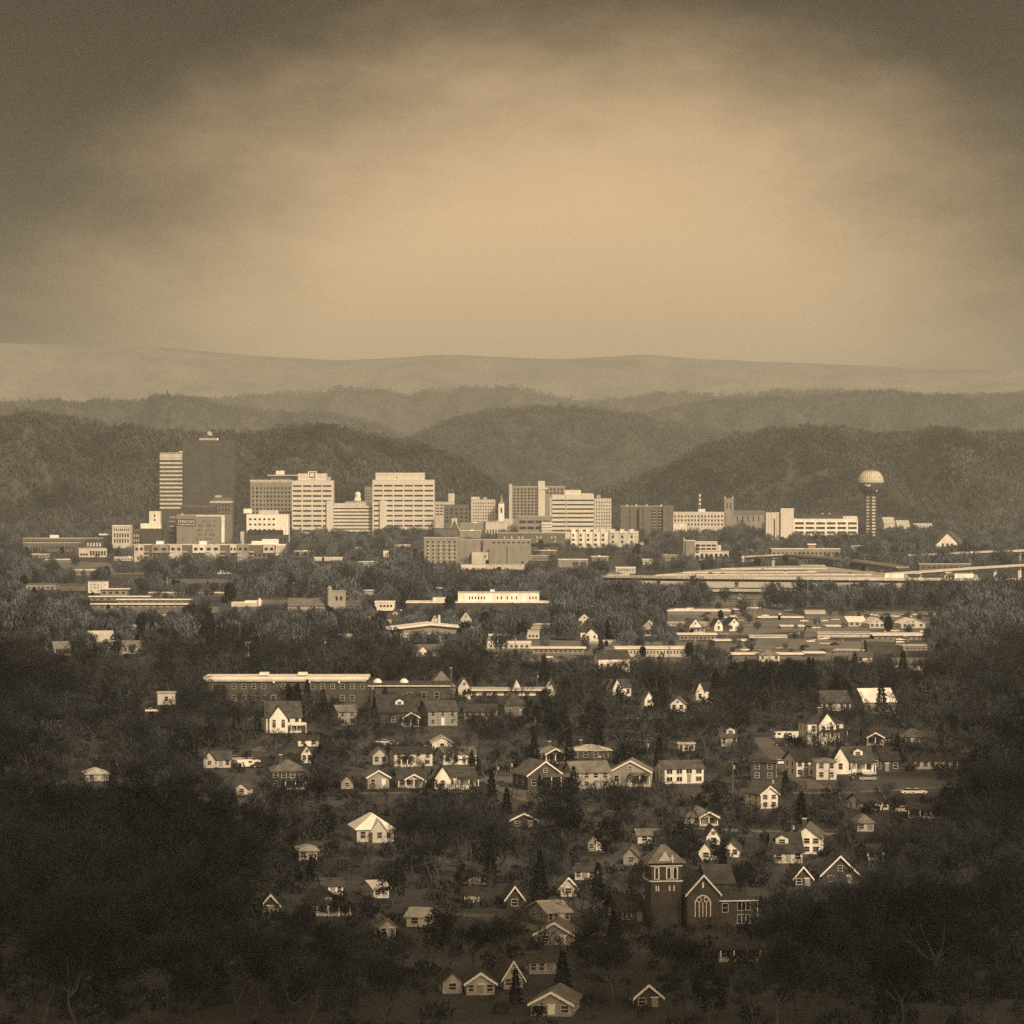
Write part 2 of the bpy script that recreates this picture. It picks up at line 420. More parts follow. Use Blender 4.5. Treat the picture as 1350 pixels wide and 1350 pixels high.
ground_poly('yard', [(1062, 806), (1235, 806), (1235, 838), (1060, 842)], LOT, .04, 'pale yard around the gabled warehouses', 'yard')
ground_poly('yard', [(1000, 840), (1145, 846), (1145, 872), (985, 868)], LOT, .04, 'pale yard in front of the warehouse with open bays', 'yard')
ground_poly('yard', [(640, 842), (800, 846), (985, 846), (985, 876), (640, 872)], LOT, .04, 'pale lots around the flat-roofed workshops', 'yard')
ground_poly('yard', [(925, 786), (1060, 784), (1050, 799), (940, 799)], LOT, .04, 'pale ground under the lower viaduct', 'yard')
ground_poly('yard', [(640, 748), (830, 752), (830, 772), (640, 764)], ASPH, .04, 'grey lots behind the tree belt', 'yard')
ground_poly('yard', [(100, 800), (340, 800), (340, 812), (100, 814)], LOT, .04, 'pale rail yard around the long sheds', 'yard')
ground_poly('yard', [(40, 738), (150, 742), (150, 760), (40, 758)], LOT, .04, 'pale lots below the old warehouses', 'yard')
OPEN += [[(555, 955), (625, 955), (645, 988), (600, 992), (515, 978)], [(1000, 985), (1030, 1005), (1035, 1040), (1010, 1078), (970, 1074), (990, 1035)],
         [(865, 1034), (935, 1034), (955, 1052), (890, 1062), (825, 1052)], [(340, 970), (400, 968), (420, 990), (330, 1004)],
         [(880, 800), (1000, 800), (1062, 812), (1062, 838), (960, 850), (880, 838)], [(1062, 804), (1235, 804), (1235, 878), (1060, 880)],
         [(1000, 836), (1145, 842), (1145, 882), (985, 876)], [(640, 842), (800, 846), (985, 846), (985, 882), (640, 880)],
         [(925, 778), (1060, 778), (1050, 800), (940, 802)], [(640, 740), (830, 740), (830, 768), (640, 762)],
         [(100, 786), (340, 790), (340, 818), (100, 820)], [(40, 734), (150, 738), (150, 768), (40, 766)], [(648, 1018), (720, 1024), (760, 1066), (700, 1062), (655, 1040)],
         [(1040, 1024), (1240, 1020), (1240, 1052), (1040, 1056)], [(250, 1020), (350, 1022), (345, 1045), (255, 1045)]]

# ------------------------------------------------------------------ houses
def prism_walls(W, D, h, typ, rise):
    b = MB()
    if typ == 'y': b.prism_y([(-W / 2, 0), (W / 2, 0), (W / 2, h), (0, h + rise), (-W / 2, h)], -D / 2, D / 2)
    elif typ == 'x': b.prism_x([(-D / 2, 0), (D / 2, 0), (D / 2, h), (0, h + rise), (-D / 2, h)], -W / 2, W / 2)
    else: b.box(-W / 2, W / 2, -D / 2, D / 2, 0, h)
    return b
def roof_mb(W, D, h, typ, rise, o=.45, t=.22):
    b = MB(); e = .02
    if typ == 'y':
        k = rise / (W / 2); dz = o * k
        b.prism_y([(-W / 2 - o, h - dz + e), (0, h + rise + e), (W / 2 + o, h - dz + e), (W / 2 + o, h - dz + t), (0, h + rise + t + .05), (-W / 2 - o, h - dz + t)], -D / 2 - o, D / 2 + o)
    elif typ == 'x':
        k = rise / (D / 2); dz = o * k
        b.prism_x([(-D / 2 - o, h - dz + e), (0, h + rise + e), (D / 2 + o, h - dz + e), (D / 2 + o, h - dz + t), (0, h + rise + t + .05), (-D / 2 - o, h - dz + t)], -W / 2 - o, W / 2 + o)
    elif typ == 'hip':
        a, c = W / 2 + o, D / 2 + o
        r = max(a - c, .3) if a > c else .3; q = max(c - a, .0)
        z0 = h + e
        vs_ = [(-a, -c, z0), (a, -c, z0), (a, c, z0), (-a, c, z0), (-a, -c, z0 + .15), (a, -c, z0 + .15), (a, c, z0 + .15), (-a, c, z0 + .15),
               (-r, -q, h + rise), (r, -q, h + rise), (r, q + .01, h + rise), (-r, q + .01, h + rise)]
        b.add(vs_, [(3, 2, 1, 0), (0, 1, 5, 4), (1, 2, 6, 5), (2, 3, 7, 6), (3, 0, 4, 7), (4, 5, 9, 8), (5, 6, 10, 9), (6, 7, 11, 10), (7, 4, 8, 11), (8, 9, 10, 11)])
    else:
        b.box(-W / 2 - .3, W / 2 + .3, -D / 2 - .3, D / 2 + .3, h + e, h + .35)
    return b
def rake_trim(W, D, h, rise, o=.45):
    b = MB(); y0, y1 = -D / 2 - o - .10, -D / 2 - o
    k = rise / (W / 2)
    for s in (-1, 1):
        p = [(s * (W / 2 + o), h - o * k - .10), (0, h + rise - .05), (0, h + rise + .38), (s * (W / 2 + o), h - o * k + .30)]
        if s > 0: p = p[::-1]
        b.prism_y(p[::-1] if s < 0 else p[::-1], y0, y1)
    return b

def house(short, extra, x0, x1, yb, yw, yr, D, typ, rot, wall, roof, wins=(3, 1), name='house', cat='house', trim=False, porch=None, dormer=None,
          chimney=None, wing=None, door=True, side=True, deck=False, wstyle='sash', group='houses among the trees', ww=1.1, wh=1.5, d=None, vis=None, lab=None):
    d = d or gd(yb); s = d / F
    th = RAD(rot)
    W = max(3.0, ((x1 - x0) * s - D * abs(math.sin(th))) / math.cos(th))
    h = max(1.8, (gy(d) - yw) * s)
    rise = (yw - yr) * s
    if typ in ('x', 'hip'): rise -= D / 2 * H / d
    rise = max(rise, .9)
    root = thing(name, lab or (short + ' ' + extra), cat, (wx((x0 + x1) / 2, d), d + D / 2, 0), th, group)
    prism_walls(W, D, h, typ, rise).build('wall', wall, root)
    rf = roof_mb(W, D, h, typ, rise).build('roof', roof, root)
    if trim and typ == 'y': rake_trim(W, D, h, rise).build('rake_board', TRIM, rf)
    fy = -D / 2
    n, fl = wins
    fh = h / fl
    wh_ = min(wh, fh * .55)
    for k in range(fl):
        for i in range(n):
            x = -W / 2 + W * (i + .5) / n
            if door and k == 0 and i == n // 2 and n > 1 and not (porch and n < 3):
                b = MB().box(-.5, .5, -.07, .05, 0, min(2.1, h * .75))
                dr = b.build('door', GREYW if wall is not GREYW else TRIM, root, (x, fy, .25))
                MB().box(-.66, .66, -.10, .04, min(2.1, h * .75) + .02, min(2.1, h * .75) + .2).build('door_head', TRIM, dr)
                continue
            window(root, x, fy, k * fh + fh * .33, min(ww, W / n * .6), wh_, 0, wstyle)
    if typ == 'y' and rise > 2.0 and fl == 1: window(root, 0, fy, h + rise * .22, .8, min(1.0, rise * .3))
    if side and abs(rot) > 3 and D > 5:
        sx, rz = (-W / 2, -math.pi / 2) if rot > 0 else (W / 2, math.pi / 2)
        m_ = 2 if D > 7 else 1
        for k in range(fl):
            for i in range(m_): window(root, sx, (-.5 + (i + .5) / m_) * D * .8, k * fh + fh * .33, .9, wh_, rz)
    if chimney is not None:
        cx_ = chimney * W / 2
        c = MB().box(cx_ - .4, cx_ + .4, -.1, .7, h, h + rise + 1.1).build('chimney', BRICK, rf)
        MB().box(cx_ - .5, cx_ + .5, -.2, .8, h + rise + 1.12, h + rise + 1.3).build('chimney_cap', CREAM, c)
    if porch:                                      # (px0, px1, py roof, kind)
        a, b_, pr, kind = porch
        pa, pb = (a - (x0 + x1) / 2) * s, (b_ - (x0 + x1) / 2) * s
        pz = max(1.9, (gy(d) - pr) * s); pd = 2.2
        pm = (pa + pb) / 2; pw = pb - pa
        if kind == 'gable':
            g = MB().prism_y([(-pw / 2, pz), (pw / 2, pz), (0, pz + pw * .26)], fy - pd, fy - .02)
            p = g.build('porch', wall if wall is not BRICK else CREAM, root, (pm, 0, 0))
            rr_ = roof_mb(pw, pd, pz, 'y', pw * .26, .3, .18).build('porch_roof', roof, p, (0, fy - pd / 2 - .35, .03))
            rake_trim(pw, pd, pz, pw * .26, .3).build('rake_board', TRIM, p, (0, fy - pd / 2 - .35, .03))
        else:
            p = MB().prism_x([(fy - pd, pz), (fy - .02, pz + .55), (fy - .02, pz + .75), (fy - pd, pz + .2)], -pw / 2, pw / 2).build('porch', roof, root, (pm, 0, 0))
        k_ = max(2, round(pw / 2.4) + 1)
        for i in range(k_):
            x = -pw / 2 + .2 + (pw - .4) * i / (k_ - 1)
            MB().box(x - .11, x + .11, fy - pd + .1, fy - pd + .32, .45, pz - .01).build('post', TRIM, p)
        MB().box(-pw / 2, pw / 2, fy - pd, fy - .02, 0, .44).build('porch_floor', CREAM, p)
    if deck:
        p = MB().box(W * .18, W / 2 + 1.5, fy - 2.4, fy - .02, h * .46, h * .46 + .2).build('deck', CREAM, root)
        MB().box(W * .18, W / 2 + 1.5, fy - 2.4, fy - 2.3, h * .46 + .22, h * .46 + 1.1).build('railing', TRIM, p)
        for x in (W * .18 + .2, W * .36, W / 2 + 1.3): MB().box(x - .09, x + .09, fy - 2.3, fy - 2.12, 0, h * .46).build('post', TRIM, p)
    if dormer is not None:
        dw = 2.6; x = dormer * W / 2; k = rise / (D / 2); yy = -D / 2 * .62; zz = h + (D / 2 + yy) * k
        g = MB().prism_y([(-dw / 2, zz - .6), (dw / 2, zz - .6), (dw / 2, zz + 1.3), (0, zz + 2.0), (-dw / 2, zz + 1.3)], yy, yy + 2.6).build('dormer', wall if wall not in (BRICK, DARKW) else TRIM, root, (x, 0, 0))
        q = roof_mb(dw, 2.6, zz + 1.3, 'y', .7, .25, .15).build('dormer_roof', roof, g, (0, yy + 1.3, .02))
        window(g, 0, yy, zz + .2, 1.2, .9)
    if wing:                                       # (px0, px1, eave py, peak py, depth out): a cross gable facing the viewer
        a, b_, we, wp, dep = wing
        pw = (b_ - a) * s; pm = ((a + b_) / 2 - (x0 + x1) / 2) * s
        ez, pz = (gy(d) - we) * s, (wp and (we - wp) * s)
        g = MB().prism_y([(-pw / 2, 0), (pw / 2, 0), (pw / 2, ez), (0, ez + pz), (-pw / 2, ez)], fy - dep, fy + 2.5).build('wing', wall, root, (pm, 0, 0))
        roof_mb(pw, dep + 2.5, ez, 'y', pz, .4, .2).build('wing_roof', roof, g, (0, fy - dep / 2 + 1.25, .03))
        k_ = 2 if pw > 4.5 else 1
        for i in range(k_): window(g, -pw / 2 + pw * (i + .5) / k_, fy - dep, ez * .4, 1.0, min(1.5, ez * .45))
        if fl == 2:
            for i in range(k_): window(g, -pw / 2 + pw * (i + .5) / k_, fy - dep, ez * .72, .9, min(1.2, ez * .2))
    SEEN.append((short, x0, x1, min(yr, yw), yb, d, D, vis or (0.36 if yb > 1072 else (0.36 if yb < 905 else 0.28))))
    return root
SHADE = mat('shaded_pale_boards', (.36, .365, .375), var=.3, scale=.4, streak=True)  # pale boards darkened in the colour to paint these houses dim
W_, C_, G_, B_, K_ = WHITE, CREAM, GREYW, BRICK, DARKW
# the long row of houses round the street
house('the white house with the raised deck', 'under the long school building', 345, 397, 966, 945, 925, 10, 'x', 8, W_, RDARK, (4, 2), deck=True, wing=(352, 376, 947, 931, 1.2), wstyle='pair')
house('the low white shed', 'on the bank beneath the house with the deck', 391, 420, 984, 975, 970, 5, 'x', 5, W_, RDARK, (2, 1), name='shed', cat='shed', door=False)
house('the narrow white gabled cottage', 'with two tall windows, just under the low white shed', 394, 411, 1006, 994, 983, 6, 'y', 8, W_, RMID, (2, 1), door=False)
house('the dark house with a hip roof and white posts', 'in front of the parked cars', 352, 402, 1040, 1017, 1001, 11, 'hip', 6, K_, RMID, (4, 2), chimney=-.4, porch=(372, 400, 1029, 'shed'))
house('the pale bungalow half hidden by shrubs', 'beside the line of parked cars', 266, 304, 1012, 1001, 991, 8, 'x', 6, C_, RDARK, (4, 1), wing=(266, 282, 1001, 991, 1.0))
house('the narrow grey house', 'beside the end of the long school building', 437, 470, 956, 938, 930, 8, 'x', 15, G_, RMID, (2, 2), door=False)
house('the dark bungalow with a white dormer', 'and a gabled porch on the lawn', 490, 549, 958, 938, 916, 10, 'x', 14, K_, RDARK, (4, 1), dormer=.15, porch=(524, 546, 946, 'gable'))
house('the grey two-storey house with a white door', 'on the lawn beneath the school wing', 553, 603, 957, 937, 924, 10, 'x', 16, G_, RDARK, (3, 2))
house('the long white house with a carport', 'behind the arched white barn', 512, 570, 1010, 993, 985, 8, 'x', 12, C_, RDARK, (4, 2), porch=(522, 540, 1000, 'shed'))
house('the white barn with an arched gable', 'squeezed between two white houses', 567, 596, 990, 979, 972, 9, 'y', 4, W_, RLIGHT, (1, 1), name='barn', cat='barn', door=False)
house('the white bungalow with a grey roof', 'in front of the arched white barn', 574, 628, 1008, 994, 985, 9, 'x', 14, W_, RMID, (4, 1))
house('the white house with a gable and side porch', 'at the end of the pale street', 568, 627, 1040, 1024, 1012, 10, 'x', 8, W_, RDARK, (4, 1), wing=(568, 590, 1026, 1010, 1.5), porch=(600, 627, 1027, 'shed'))
house('the low house with a gabled porch', 'next to the big bare trunk by the street', 520, 562, 1038, 1027, 1017, 9, 'x', 6, C_, RDARK, (4, 1), porch=(531, 554, 1027, 'gable'))
house('the grey gabled house with a curved carport', 'beside the low house with a gabled porch', 475, 513, 1040, 1025, 1017, 9, 'y', 12, G_, RMID, (2, 1), trim=True)
house('the tiny grey shed with a pointed roof', 'in brush beside the grey gabled house', 447, 464, 1040, 1031, 1023, 5, 'y', 10, G_, RDARK, (1, 1), name='shed', cat='shed', door=False)
house('the white cottage half hidden behind brush', 'beside the long white carport house', 487, 511, 1008, 996, 987, 7, 'y', 8, C_, RMID, (2, 1), door=False)
house('the dark house with a white porch', 'uphill from the bungalow with white rake boards', 703, 746, 1006, 993, 983, 9, 'hip', 6, K_, RMID, (4, 1), porch=(716, 742, 994, 'gable'), chimney=.0)
house('the dark brick house with four white windows', 'and a pale hip roof', 748, 806, 1002, 990, 981, 10, 'hip', 5, B_, RLIGHT, (4, 1), chimney=-.4, door=False)
house('the bungalow with white rake boards', 'over a broad gable beside the asphalt road', 676, 742, 1042, 1022, 1005, 13, 'y', 17, B_, RMID, (3, 1), trim=True, porch=(700, 742, 1024, 'shed'))
house('the tall grey house with pale lower storey', 'between two gabled bungalows', 744, 804, 1040, 1018, 1004, 10, 'x', 12, mat('pale_siding', (.34, .345, .35), var=.2, scale=.4, streak=True), RMID, (4, 2), chimney=.7)
house('the grey bungalow with a broad front gable', 'next to the long white two-storey house', 804, 862, 1036, 1018, 1004, 12, 'y', -4, G_, RMID, (3, 1), trim=True, porch=(832, 860, 1022, 'shed'))
house('the long white two-storey house', 'with a glazed porch end above the lawn', 865, 928, 1033, 1013, 1003, 9, 'x', 14, W_, RMID, (4, 2), wstyle='grid', ww=1.4)
house('the dark two-storey box house', 'with paired white windows above the drive', 990, 1026, 1029, 1006, 1000, 8, 'hip', -4, K_, RDARK, (2, 2), door=False)
house('the small white gabled house', 'standing alone on the sloping lawn', 985, 1026, 1066, 1047, 1038, 8, 'y', 24, W_, RMID, (2, 2), door=False, trim=True)
house('the pale mobile home', 'on the open slope above the long white house', 893, 916, 990, 981, 978, 4, 'flat', 4, C_, RLIGHT, (3, 1), name='mobile_home', cat='mobile home', door=False)
house('the white Victorian house', 'with a columned porch next to two vans', 1056, 1112, 982, 954, 938, 11, 'hip', 10, W_, RDARK, (3, 2), wing=(1074, 1097, 955, 940, 1.2), porch=(1076, 1112, 964, 'shed'), chimney=-.1)
house('the white cottage under a dark hipped gable', 'downhill from the Victorian house', 1036, 1076, 1024, 1003, 990, 9, 'x', 18, W_, RDARK, (3, 2))
house('the flat-fronted white box house', 'between two gabled white cottages', 1074, 1103, 1028, 1005, 1000, 8, 'hip', 3, C_, RMID, (2, 2), door=False)
house('the white bungalow with a wide dormer', 'by the round-topped car', 1092, 1152, 1020, 1004, 985, 10, 'x', 8, W_, RDARK, (4, 1), wing=(1092, 1114, 1003, 985, 1.2), dormer=.3, porch=(1122, 1150, 1006, 'shed'))
house('the dark cottage with one white pointed gable', 'beside the bungalow with a wide dormer', 1150, 1186, 1018, 1003, 992, 9, 'x', 4, K_, RDARK, (3, 1), wing=(1148, 1157, 998, 987, .6))
house('the long dark-roofed house', 'behind the white Victorian house', 1072, 1122, 937, 926, 911, 11, 'x', 14, C_, RDARK, (5, 1))
house('the house with a bright white metal roof', 'above the Victorian house', 1127, 1181, 941, 925, 908, 11, 'x', 16, G_, RWHITE, (3, 1))
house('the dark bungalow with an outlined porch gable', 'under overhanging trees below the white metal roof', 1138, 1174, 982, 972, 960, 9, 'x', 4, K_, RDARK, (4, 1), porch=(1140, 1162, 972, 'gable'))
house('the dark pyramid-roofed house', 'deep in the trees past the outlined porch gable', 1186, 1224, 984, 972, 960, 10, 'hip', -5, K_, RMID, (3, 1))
house('the low pale ranch house in the shade', 'past the street of white cottages', 1206, 1266, 1014, 1003, 998, 9, 'x', -4, C_, RDARK, (6, 1))
house('the low ranch house with one white gable end', 'under the street of white cottages', 1120, 1172, 1068, 1059, 1048, 9, 'x', 18, W_, RDARK, (4, 1))
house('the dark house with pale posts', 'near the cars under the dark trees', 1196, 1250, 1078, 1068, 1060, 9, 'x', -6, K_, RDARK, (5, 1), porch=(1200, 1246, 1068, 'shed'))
house('the white-roofed house with a grey gable', 'alone among dark trees', 458, 519, 1110, 1094, 1072, 12, 'hip', 10, C_, RWHITE, (3, 1), wing=(483, 502, 1094, 1081, 2.0), vis=.06)
house('the pale hip-roofed cottage', 'mostly hidden downhill from the white-roofed house', 387, 418, 1134, 1122, 1117, 8, 'hip', 8, C_, RLIGHT, (2, 1))
house('the long house with a weathered pale roof', 'and three narrow windows under the gable', 697, 752, 1217, 1203, 1188, 9, 'x', 22, G_, RLIGHT, (4, 1))
house('the dark house with one white rake board', 'beside the brick church tower', 800, 852, 1217, 1200, 1180, 10, 'x', 14, K_, RDARK, (2, 1), wstyle='grid', ww=1.8)
house('the tiny dark house with a pale gable outline', 'behind the long weathered roof', 664, 687, 1199, 1184, 1170, 6, 'y', 8, K_, RDARK, (1, 1), trim=True)
house('the grey hip-roofed house with a gabled porch', 'uphill from the brick church', 896, 944, 1088, 1078, 1062, 11, 'hip', 6, G_, RMID, (4, 1), porch=(917, 942, 1077, 'gable'))
house('the steep white dormered cottage', 'behind the church roof, topmost of three gables', 929, 948, 1114, 1106, 1093, 6, 'y', 6, W_, RDARK, (1, 1), door=False)
house('the steep white gable by the church tower', 'lowest of three gables', 924, 943, 1134, 1126, 1114, 6, 'y', -8, W_, RDARK, (1, 1), door=False)
house('the squat white gable above the church nave', 'widest of three gables', 955, 978, 1130, 1124, 1115, 7, 'y', -6, W_, RDARK, (2, 1), door=False)
house('the dark Dutch house with a white dormer', 'beside the white gambrel house', 1016, 1058, 1138, 1123, 1098, 10, 'x', 4, C_, RDARK, (3, 1), dormer=-.35)
house('the white gambrel house with a balcony', 'behind the dark Dutch house', 1046, 1091, 1126, 1104, 1090, 11, 'y', -8, W_, RMID, (3, 2), chimney=-.3, door=False)
house('the dark house with a crossed white gable', 'timbered, in front of the white gambrel house', 1080, 1132, 1166, 1153, 1130, 10, 'y', 3, K_, RDARK, (2, 1), trim=True)
house('the small dark gable with pale porch posts', 'between the church and the crossed gable', 1042, 1070, 1170, 1157, 1144, 8, 'y', 6, K_, RDARK, (2, 1), trim=True)
house('the little porch-fronted cottage', 'beside the crossed white gable', 1144, 1170, 1134, 1124, 1117, 8, 'x', -6, G_, RDARK, (2, 1), porch=(1146, 1168, 1124, 'shed'))
house('the pale hip cottage lost in the trees', 'under the low ranch house', 1128, 1152, 1096, 1086, 1074, 8, 'hip', 3, C_, RMID, (2, 1))
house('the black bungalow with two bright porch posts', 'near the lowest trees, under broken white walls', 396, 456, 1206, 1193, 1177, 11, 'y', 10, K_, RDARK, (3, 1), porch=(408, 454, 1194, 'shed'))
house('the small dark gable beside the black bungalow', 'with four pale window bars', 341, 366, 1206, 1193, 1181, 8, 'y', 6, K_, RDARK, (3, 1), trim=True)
house('the grey roofed cottage with white rafters', 'near the lower edge, under the weathered pale roof', 706, 762, 1246, 1236, 1222, 9, 'y', -6, G_, RMID, (2, 1), trim=True)
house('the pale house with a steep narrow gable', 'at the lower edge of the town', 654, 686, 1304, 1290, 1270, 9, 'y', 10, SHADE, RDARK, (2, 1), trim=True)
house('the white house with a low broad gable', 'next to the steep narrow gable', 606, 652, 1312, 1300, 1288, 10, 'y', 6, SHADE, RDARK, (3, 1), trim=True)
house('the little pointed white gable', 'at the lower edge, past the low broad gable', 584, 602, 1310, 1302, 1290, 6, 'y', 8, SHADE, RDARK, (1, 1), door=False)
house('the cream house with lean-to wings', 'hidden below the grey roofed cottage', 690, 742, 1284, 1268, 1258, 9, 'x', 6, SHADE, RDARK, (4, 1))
house('the dark ranch house with thin pale posts', 'lowest house below the brick church', 940, 1004, 1266, 1254, 1246, 9, 'x', 4, K_, RDARK, (4, 1), porch=(944, 1000, 1254, 'shed'))
house('the broad grey gable at the lower edge', 'next to the cream house with lean-to wings', 700, 766, 1340, 1326, 1312, 10, 'y', -8, G_, RMID, (3, 1), trim=True)
house('the dark cottage at the lower edge', 'beneath the dark house with one white rake board', 830, 872, 1330, 1316, 1302, 9, 'y', 6, K_, RDARK, (2, 1), trim=True)
house('the weather-beaten pale barn', 'in brush beside the black bungalow', 540, 566, 1222, 1210, 1199, 8, 'x', -12, C_, RLIGHT, (1, 1), name='barn', cat='barn', door=False)
house('the pale cottage under tall bare trees', 'below the black bungalow', 488, 522, 1236, 1224, 1214, 8, 'y', 12, C_, RMID, (2, 1))
house('the broken white farmhouse wall', 'behind the black bungalow', 418, 452, 1180, 1170, 1162, 8, 'x', 8, W_, RDARK, (3, 1))
house('the small pale roof beside the dark timber yard', 'past the farmhouse wall', 480, 506, 1184, 1176, 1166, 8, 'x', 20, C_, RLIGHT, (2, 1))
house('the white wall glimpsed through branches', 'between the black bungalow and the tiny dark house', 612, 640, 1166, 1156, 1148, 8, 'x', 6, C_, RDARK, (3, 1))
house('the low dark house with a pale window group', 'beside the tiny dark house', 604, 632, 1192, 1181, 1174, 8, 'x', 8, K_, RDARK, (3, 1))
house('the dark house with a thin white eave', 'by the foot of the curving road', 668, 708, 1092, 1084, 1076, 9, 'y', 6, K_, RDARK, (2, 1), trim=True)
house('the grey house behind the brush heap', 'under the bungalow with white rake boards', 772, 792, 1122, 1112, 1102, 7, 'y', 6, G_, RMID, (2, 1))
house('the pale cottage with a peaked dormer', 'between brush heap and church tower', 758, 792, 1160, 1150, 1142, 8, 'x', -8, C_, RDARK, (3, 1))
house('the lattice-fronted gable', 'right behind the weathered pale roof', 734, 760, 1182, 1173, 1162, 7, 'y', 6, C_, RMID, (1, 1), trim=True)
house('the shaded gable in the ivy', 'beside the church tower', 824, 842, 1140, 1132, 1122, 6, 'y', -4, G_, RMID, (1, 1))
house('the white shack at the wood edge', 'uphill from the shaded gable', 838, 858, 1112, 1105, 1098, 6, 'x', 6, C_, RMID, (1, 1), name='shed', cat='shed', door=False)
house('the white garage', 'at the end of the long school building', 206, 231, 929, 914, 911, 7, 'flat', 4, C_, RLIGHT, (1, 1), name='garage', cat='garage', door=False)
house('the pale cottage with a pyramid roof', 'alone in the dark woods', 104, 143, 1030, 1021, 1012, 9, 'hip', 12, C_, RLIGHT, (2, 1))
house('the small broken white house', 'below the parked cars', 312, 330, 1048, 1040, 1034, 6, 'y', -8, C_, RMID, (1, 1), door=False)
house('the dark house with a white gable window', 'under the motel row', 656, 694, 946, 930, 914, 11, 'hip', 12, mat('slate_siding', (.12, .124, .13), var=.25, scale=.4), RDARK, (2, 1))
house('the dark eaved house with a row of pale windows', 'under the motel row', 612, 656, 948, 938, 929, 9, 'x', -4, G_, RDARK, (5, 1), door=False)
house('the domed brick house', 'with a rounded roof behind the school wing', 562, 600, 922, 906, 885, 12, 'hip', 6, MIDBRICK, RMID, (3, 1), chimney=.8)
house('the pale pointed gable beside the domed house', 'behind the school wing', 600, 620, 922, 906, 894, 8, 'y', 8, C_, RMID, (1, 1), door=False)
house('the pointed stone gable', 'at the end of the motel row', 720, 732, 918, 906, 896, 6, 'y', -6, C_, RMID, (1, 1), door=False)
house('the white house with a dark gambrel roof', 'above the wood of evergreens', 783, 830, 886, 868, 858, 9, 'x', 12, W_, RDARK, (5, 1))
house('the gabled white cottage under dark eaves', 'below the gambrel roof', 800, 832, 918, 906, 896, 9, 'x', 16, W_, RDARK, (3, 1), wing=(802, 814, 906, 895, .8))
house('the twin white gables', 'standing over the dark hillside', 912, 940, 926, 910, 900, 8, 'x', 8, W_, RDARK, (3, 1), wing=(914, 926, 911, 899, 1.0))
house('the white barn glimpsed behind branches', 'below the twin white gables', 884, 906, 938, 928, 920, 7, 'y', -6, W_, RMID, (2, 1), name='barn', cat='barn', door=False)
house('the tall white gable glimpsed behind branches', 'beside the white barn', 846, 862, 936, 922, 912, 7, 'y', 8, W_, RMID, (1, 2), door=False)
house('the pale house behind the bare oak', 'above the dark two-storey box house', 946, 972, 984, 972, 962, 8, 'x', 8, C_, RDARK, (3, 1), dormer=.3)
house('the long pale house in the thicket', 'behind the garage of the school', 150, 196, 862, 852, 845, 9, 'x', 6, C_, RMID, (5, 1))
house('the peaked white house', 'over the dark hollow of trees', 112, 150, 854, 846, 832, 9, 'x', 18, W_, RLIGHT, (3, 1))
house('the pale house with an open porch', 'lowest of the houses in the dark hollow', 66, 92, 864, 855, 846, 8, 'x', 14, C_, RMID, (3, 1), porch=(72, 90, 857, 'shed'))
house('the half-buried white cottage', 'next to the stand of dark magnolias', 316, 342, 866, 856, 846, 8, 'x', 6, C_, RMID, (3, 1))
# houses out towards the yards
G2 = 'small houses near the yards'
house('the white gabled house facing downtown', 'on the rise in the tree belt', 758, 780, 825, 817, 809, 9, 'y', 8, W_, RDARK, (2, 1), group=G2)
house('the dark-roofed house with a white wing', 'just below the white gabled house facing downtown', 758, 786, 844, 833, 826, 10, 'x', 16, W_, RDARK, (3, 1), wing=(766, 784, 837, 829, 1), group=G2)
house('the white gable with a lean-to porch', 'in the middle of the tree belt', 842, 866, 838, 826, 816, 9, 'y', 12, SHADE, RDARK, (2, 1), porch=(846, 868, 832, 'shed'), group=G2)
house('the white gable with a dark verandah', 'beside the pale open yard', 902, 925, 834, 825, 816, 9, 'y', 18, W_, RMID, (2, 1), porch=(906, 924, 831, 'shed'), group=G2)
house('the white cottage with a swept gable', 'first of a pair beyond the dark verandah', 937, 953, 832, 824, 816, 8, 'y', 14, W_, RDARK, (1, 1), group=G2)
house('the white cottage with a broad dark roof', 'second of a pair beyond the dark verandah', 954, 976, 832, 823, 815, 9, 'y', 16, W_, RDARK, (2, 1), group=G2)
house('the white gabled house behind the gym', 'with one tall gable', 602, 622, 828, 816, 806, 9, 'y', 12, C_, RDARK, (2, 1), group=G2)
house('the grey wing house behind the gym', 'beside the tall gable', 622, 642, 828, 819, 814, 9, 'x', 4, G_, RDARK, (3, 1), group=G2)
house('the little peaked house behind the gym roof', 'by the chimney stack', 567, 578, 826, 818, 810, 7, 'y', 6, W_, RDARK, (1, 1), group=G2)
house('the low house with a white gable', 'in front of the gym', 546, 584, 866, 858, 850, 9, 'x', 6, W_, RMID, (3, 1), wing=(549, 563, 859, 852, .8), group=G2)
house('the hipped house with a bright dormer', 'between the stone church and the gym', 505, 535, 828, 816, 803, 10, 'hip', 6, C_, RDARK, (3, 1), dormer=.0, group=G2)
house('the dark hipped house beside the stone church', 'with pale eaves', 474, 504, 822, 812, 801, 10, 'hip', -4, G_, RDARK, (3, 1), group=G2)
house('the tiny white gable in the tree belt', 'above the white gabled house facing downtown', 779, 786, 800, 795, 789, 6, 'y', 6, W_, RMID, (1, 1), group=G2)
house('the dark hipped cottage in the yards', 'in front of the brick strip building', 998, 1028, 872, 864, 856, 9, 'hip', 6, C_, RMID, (3, 1), group=G2)
house('the shadowed cottage past the brick strip', 'with a broad pale roof', 1176, 1220, 884, 876, 868, 10, 'x', 8, C_, RMID, (4, 1), group=G2)
house('the white cottage below the dark shed wall', 'among brush', 1130, 1152, 874, 866, 860, 8, 'x', -6, W_, RMID, (2, 1), group=G2)
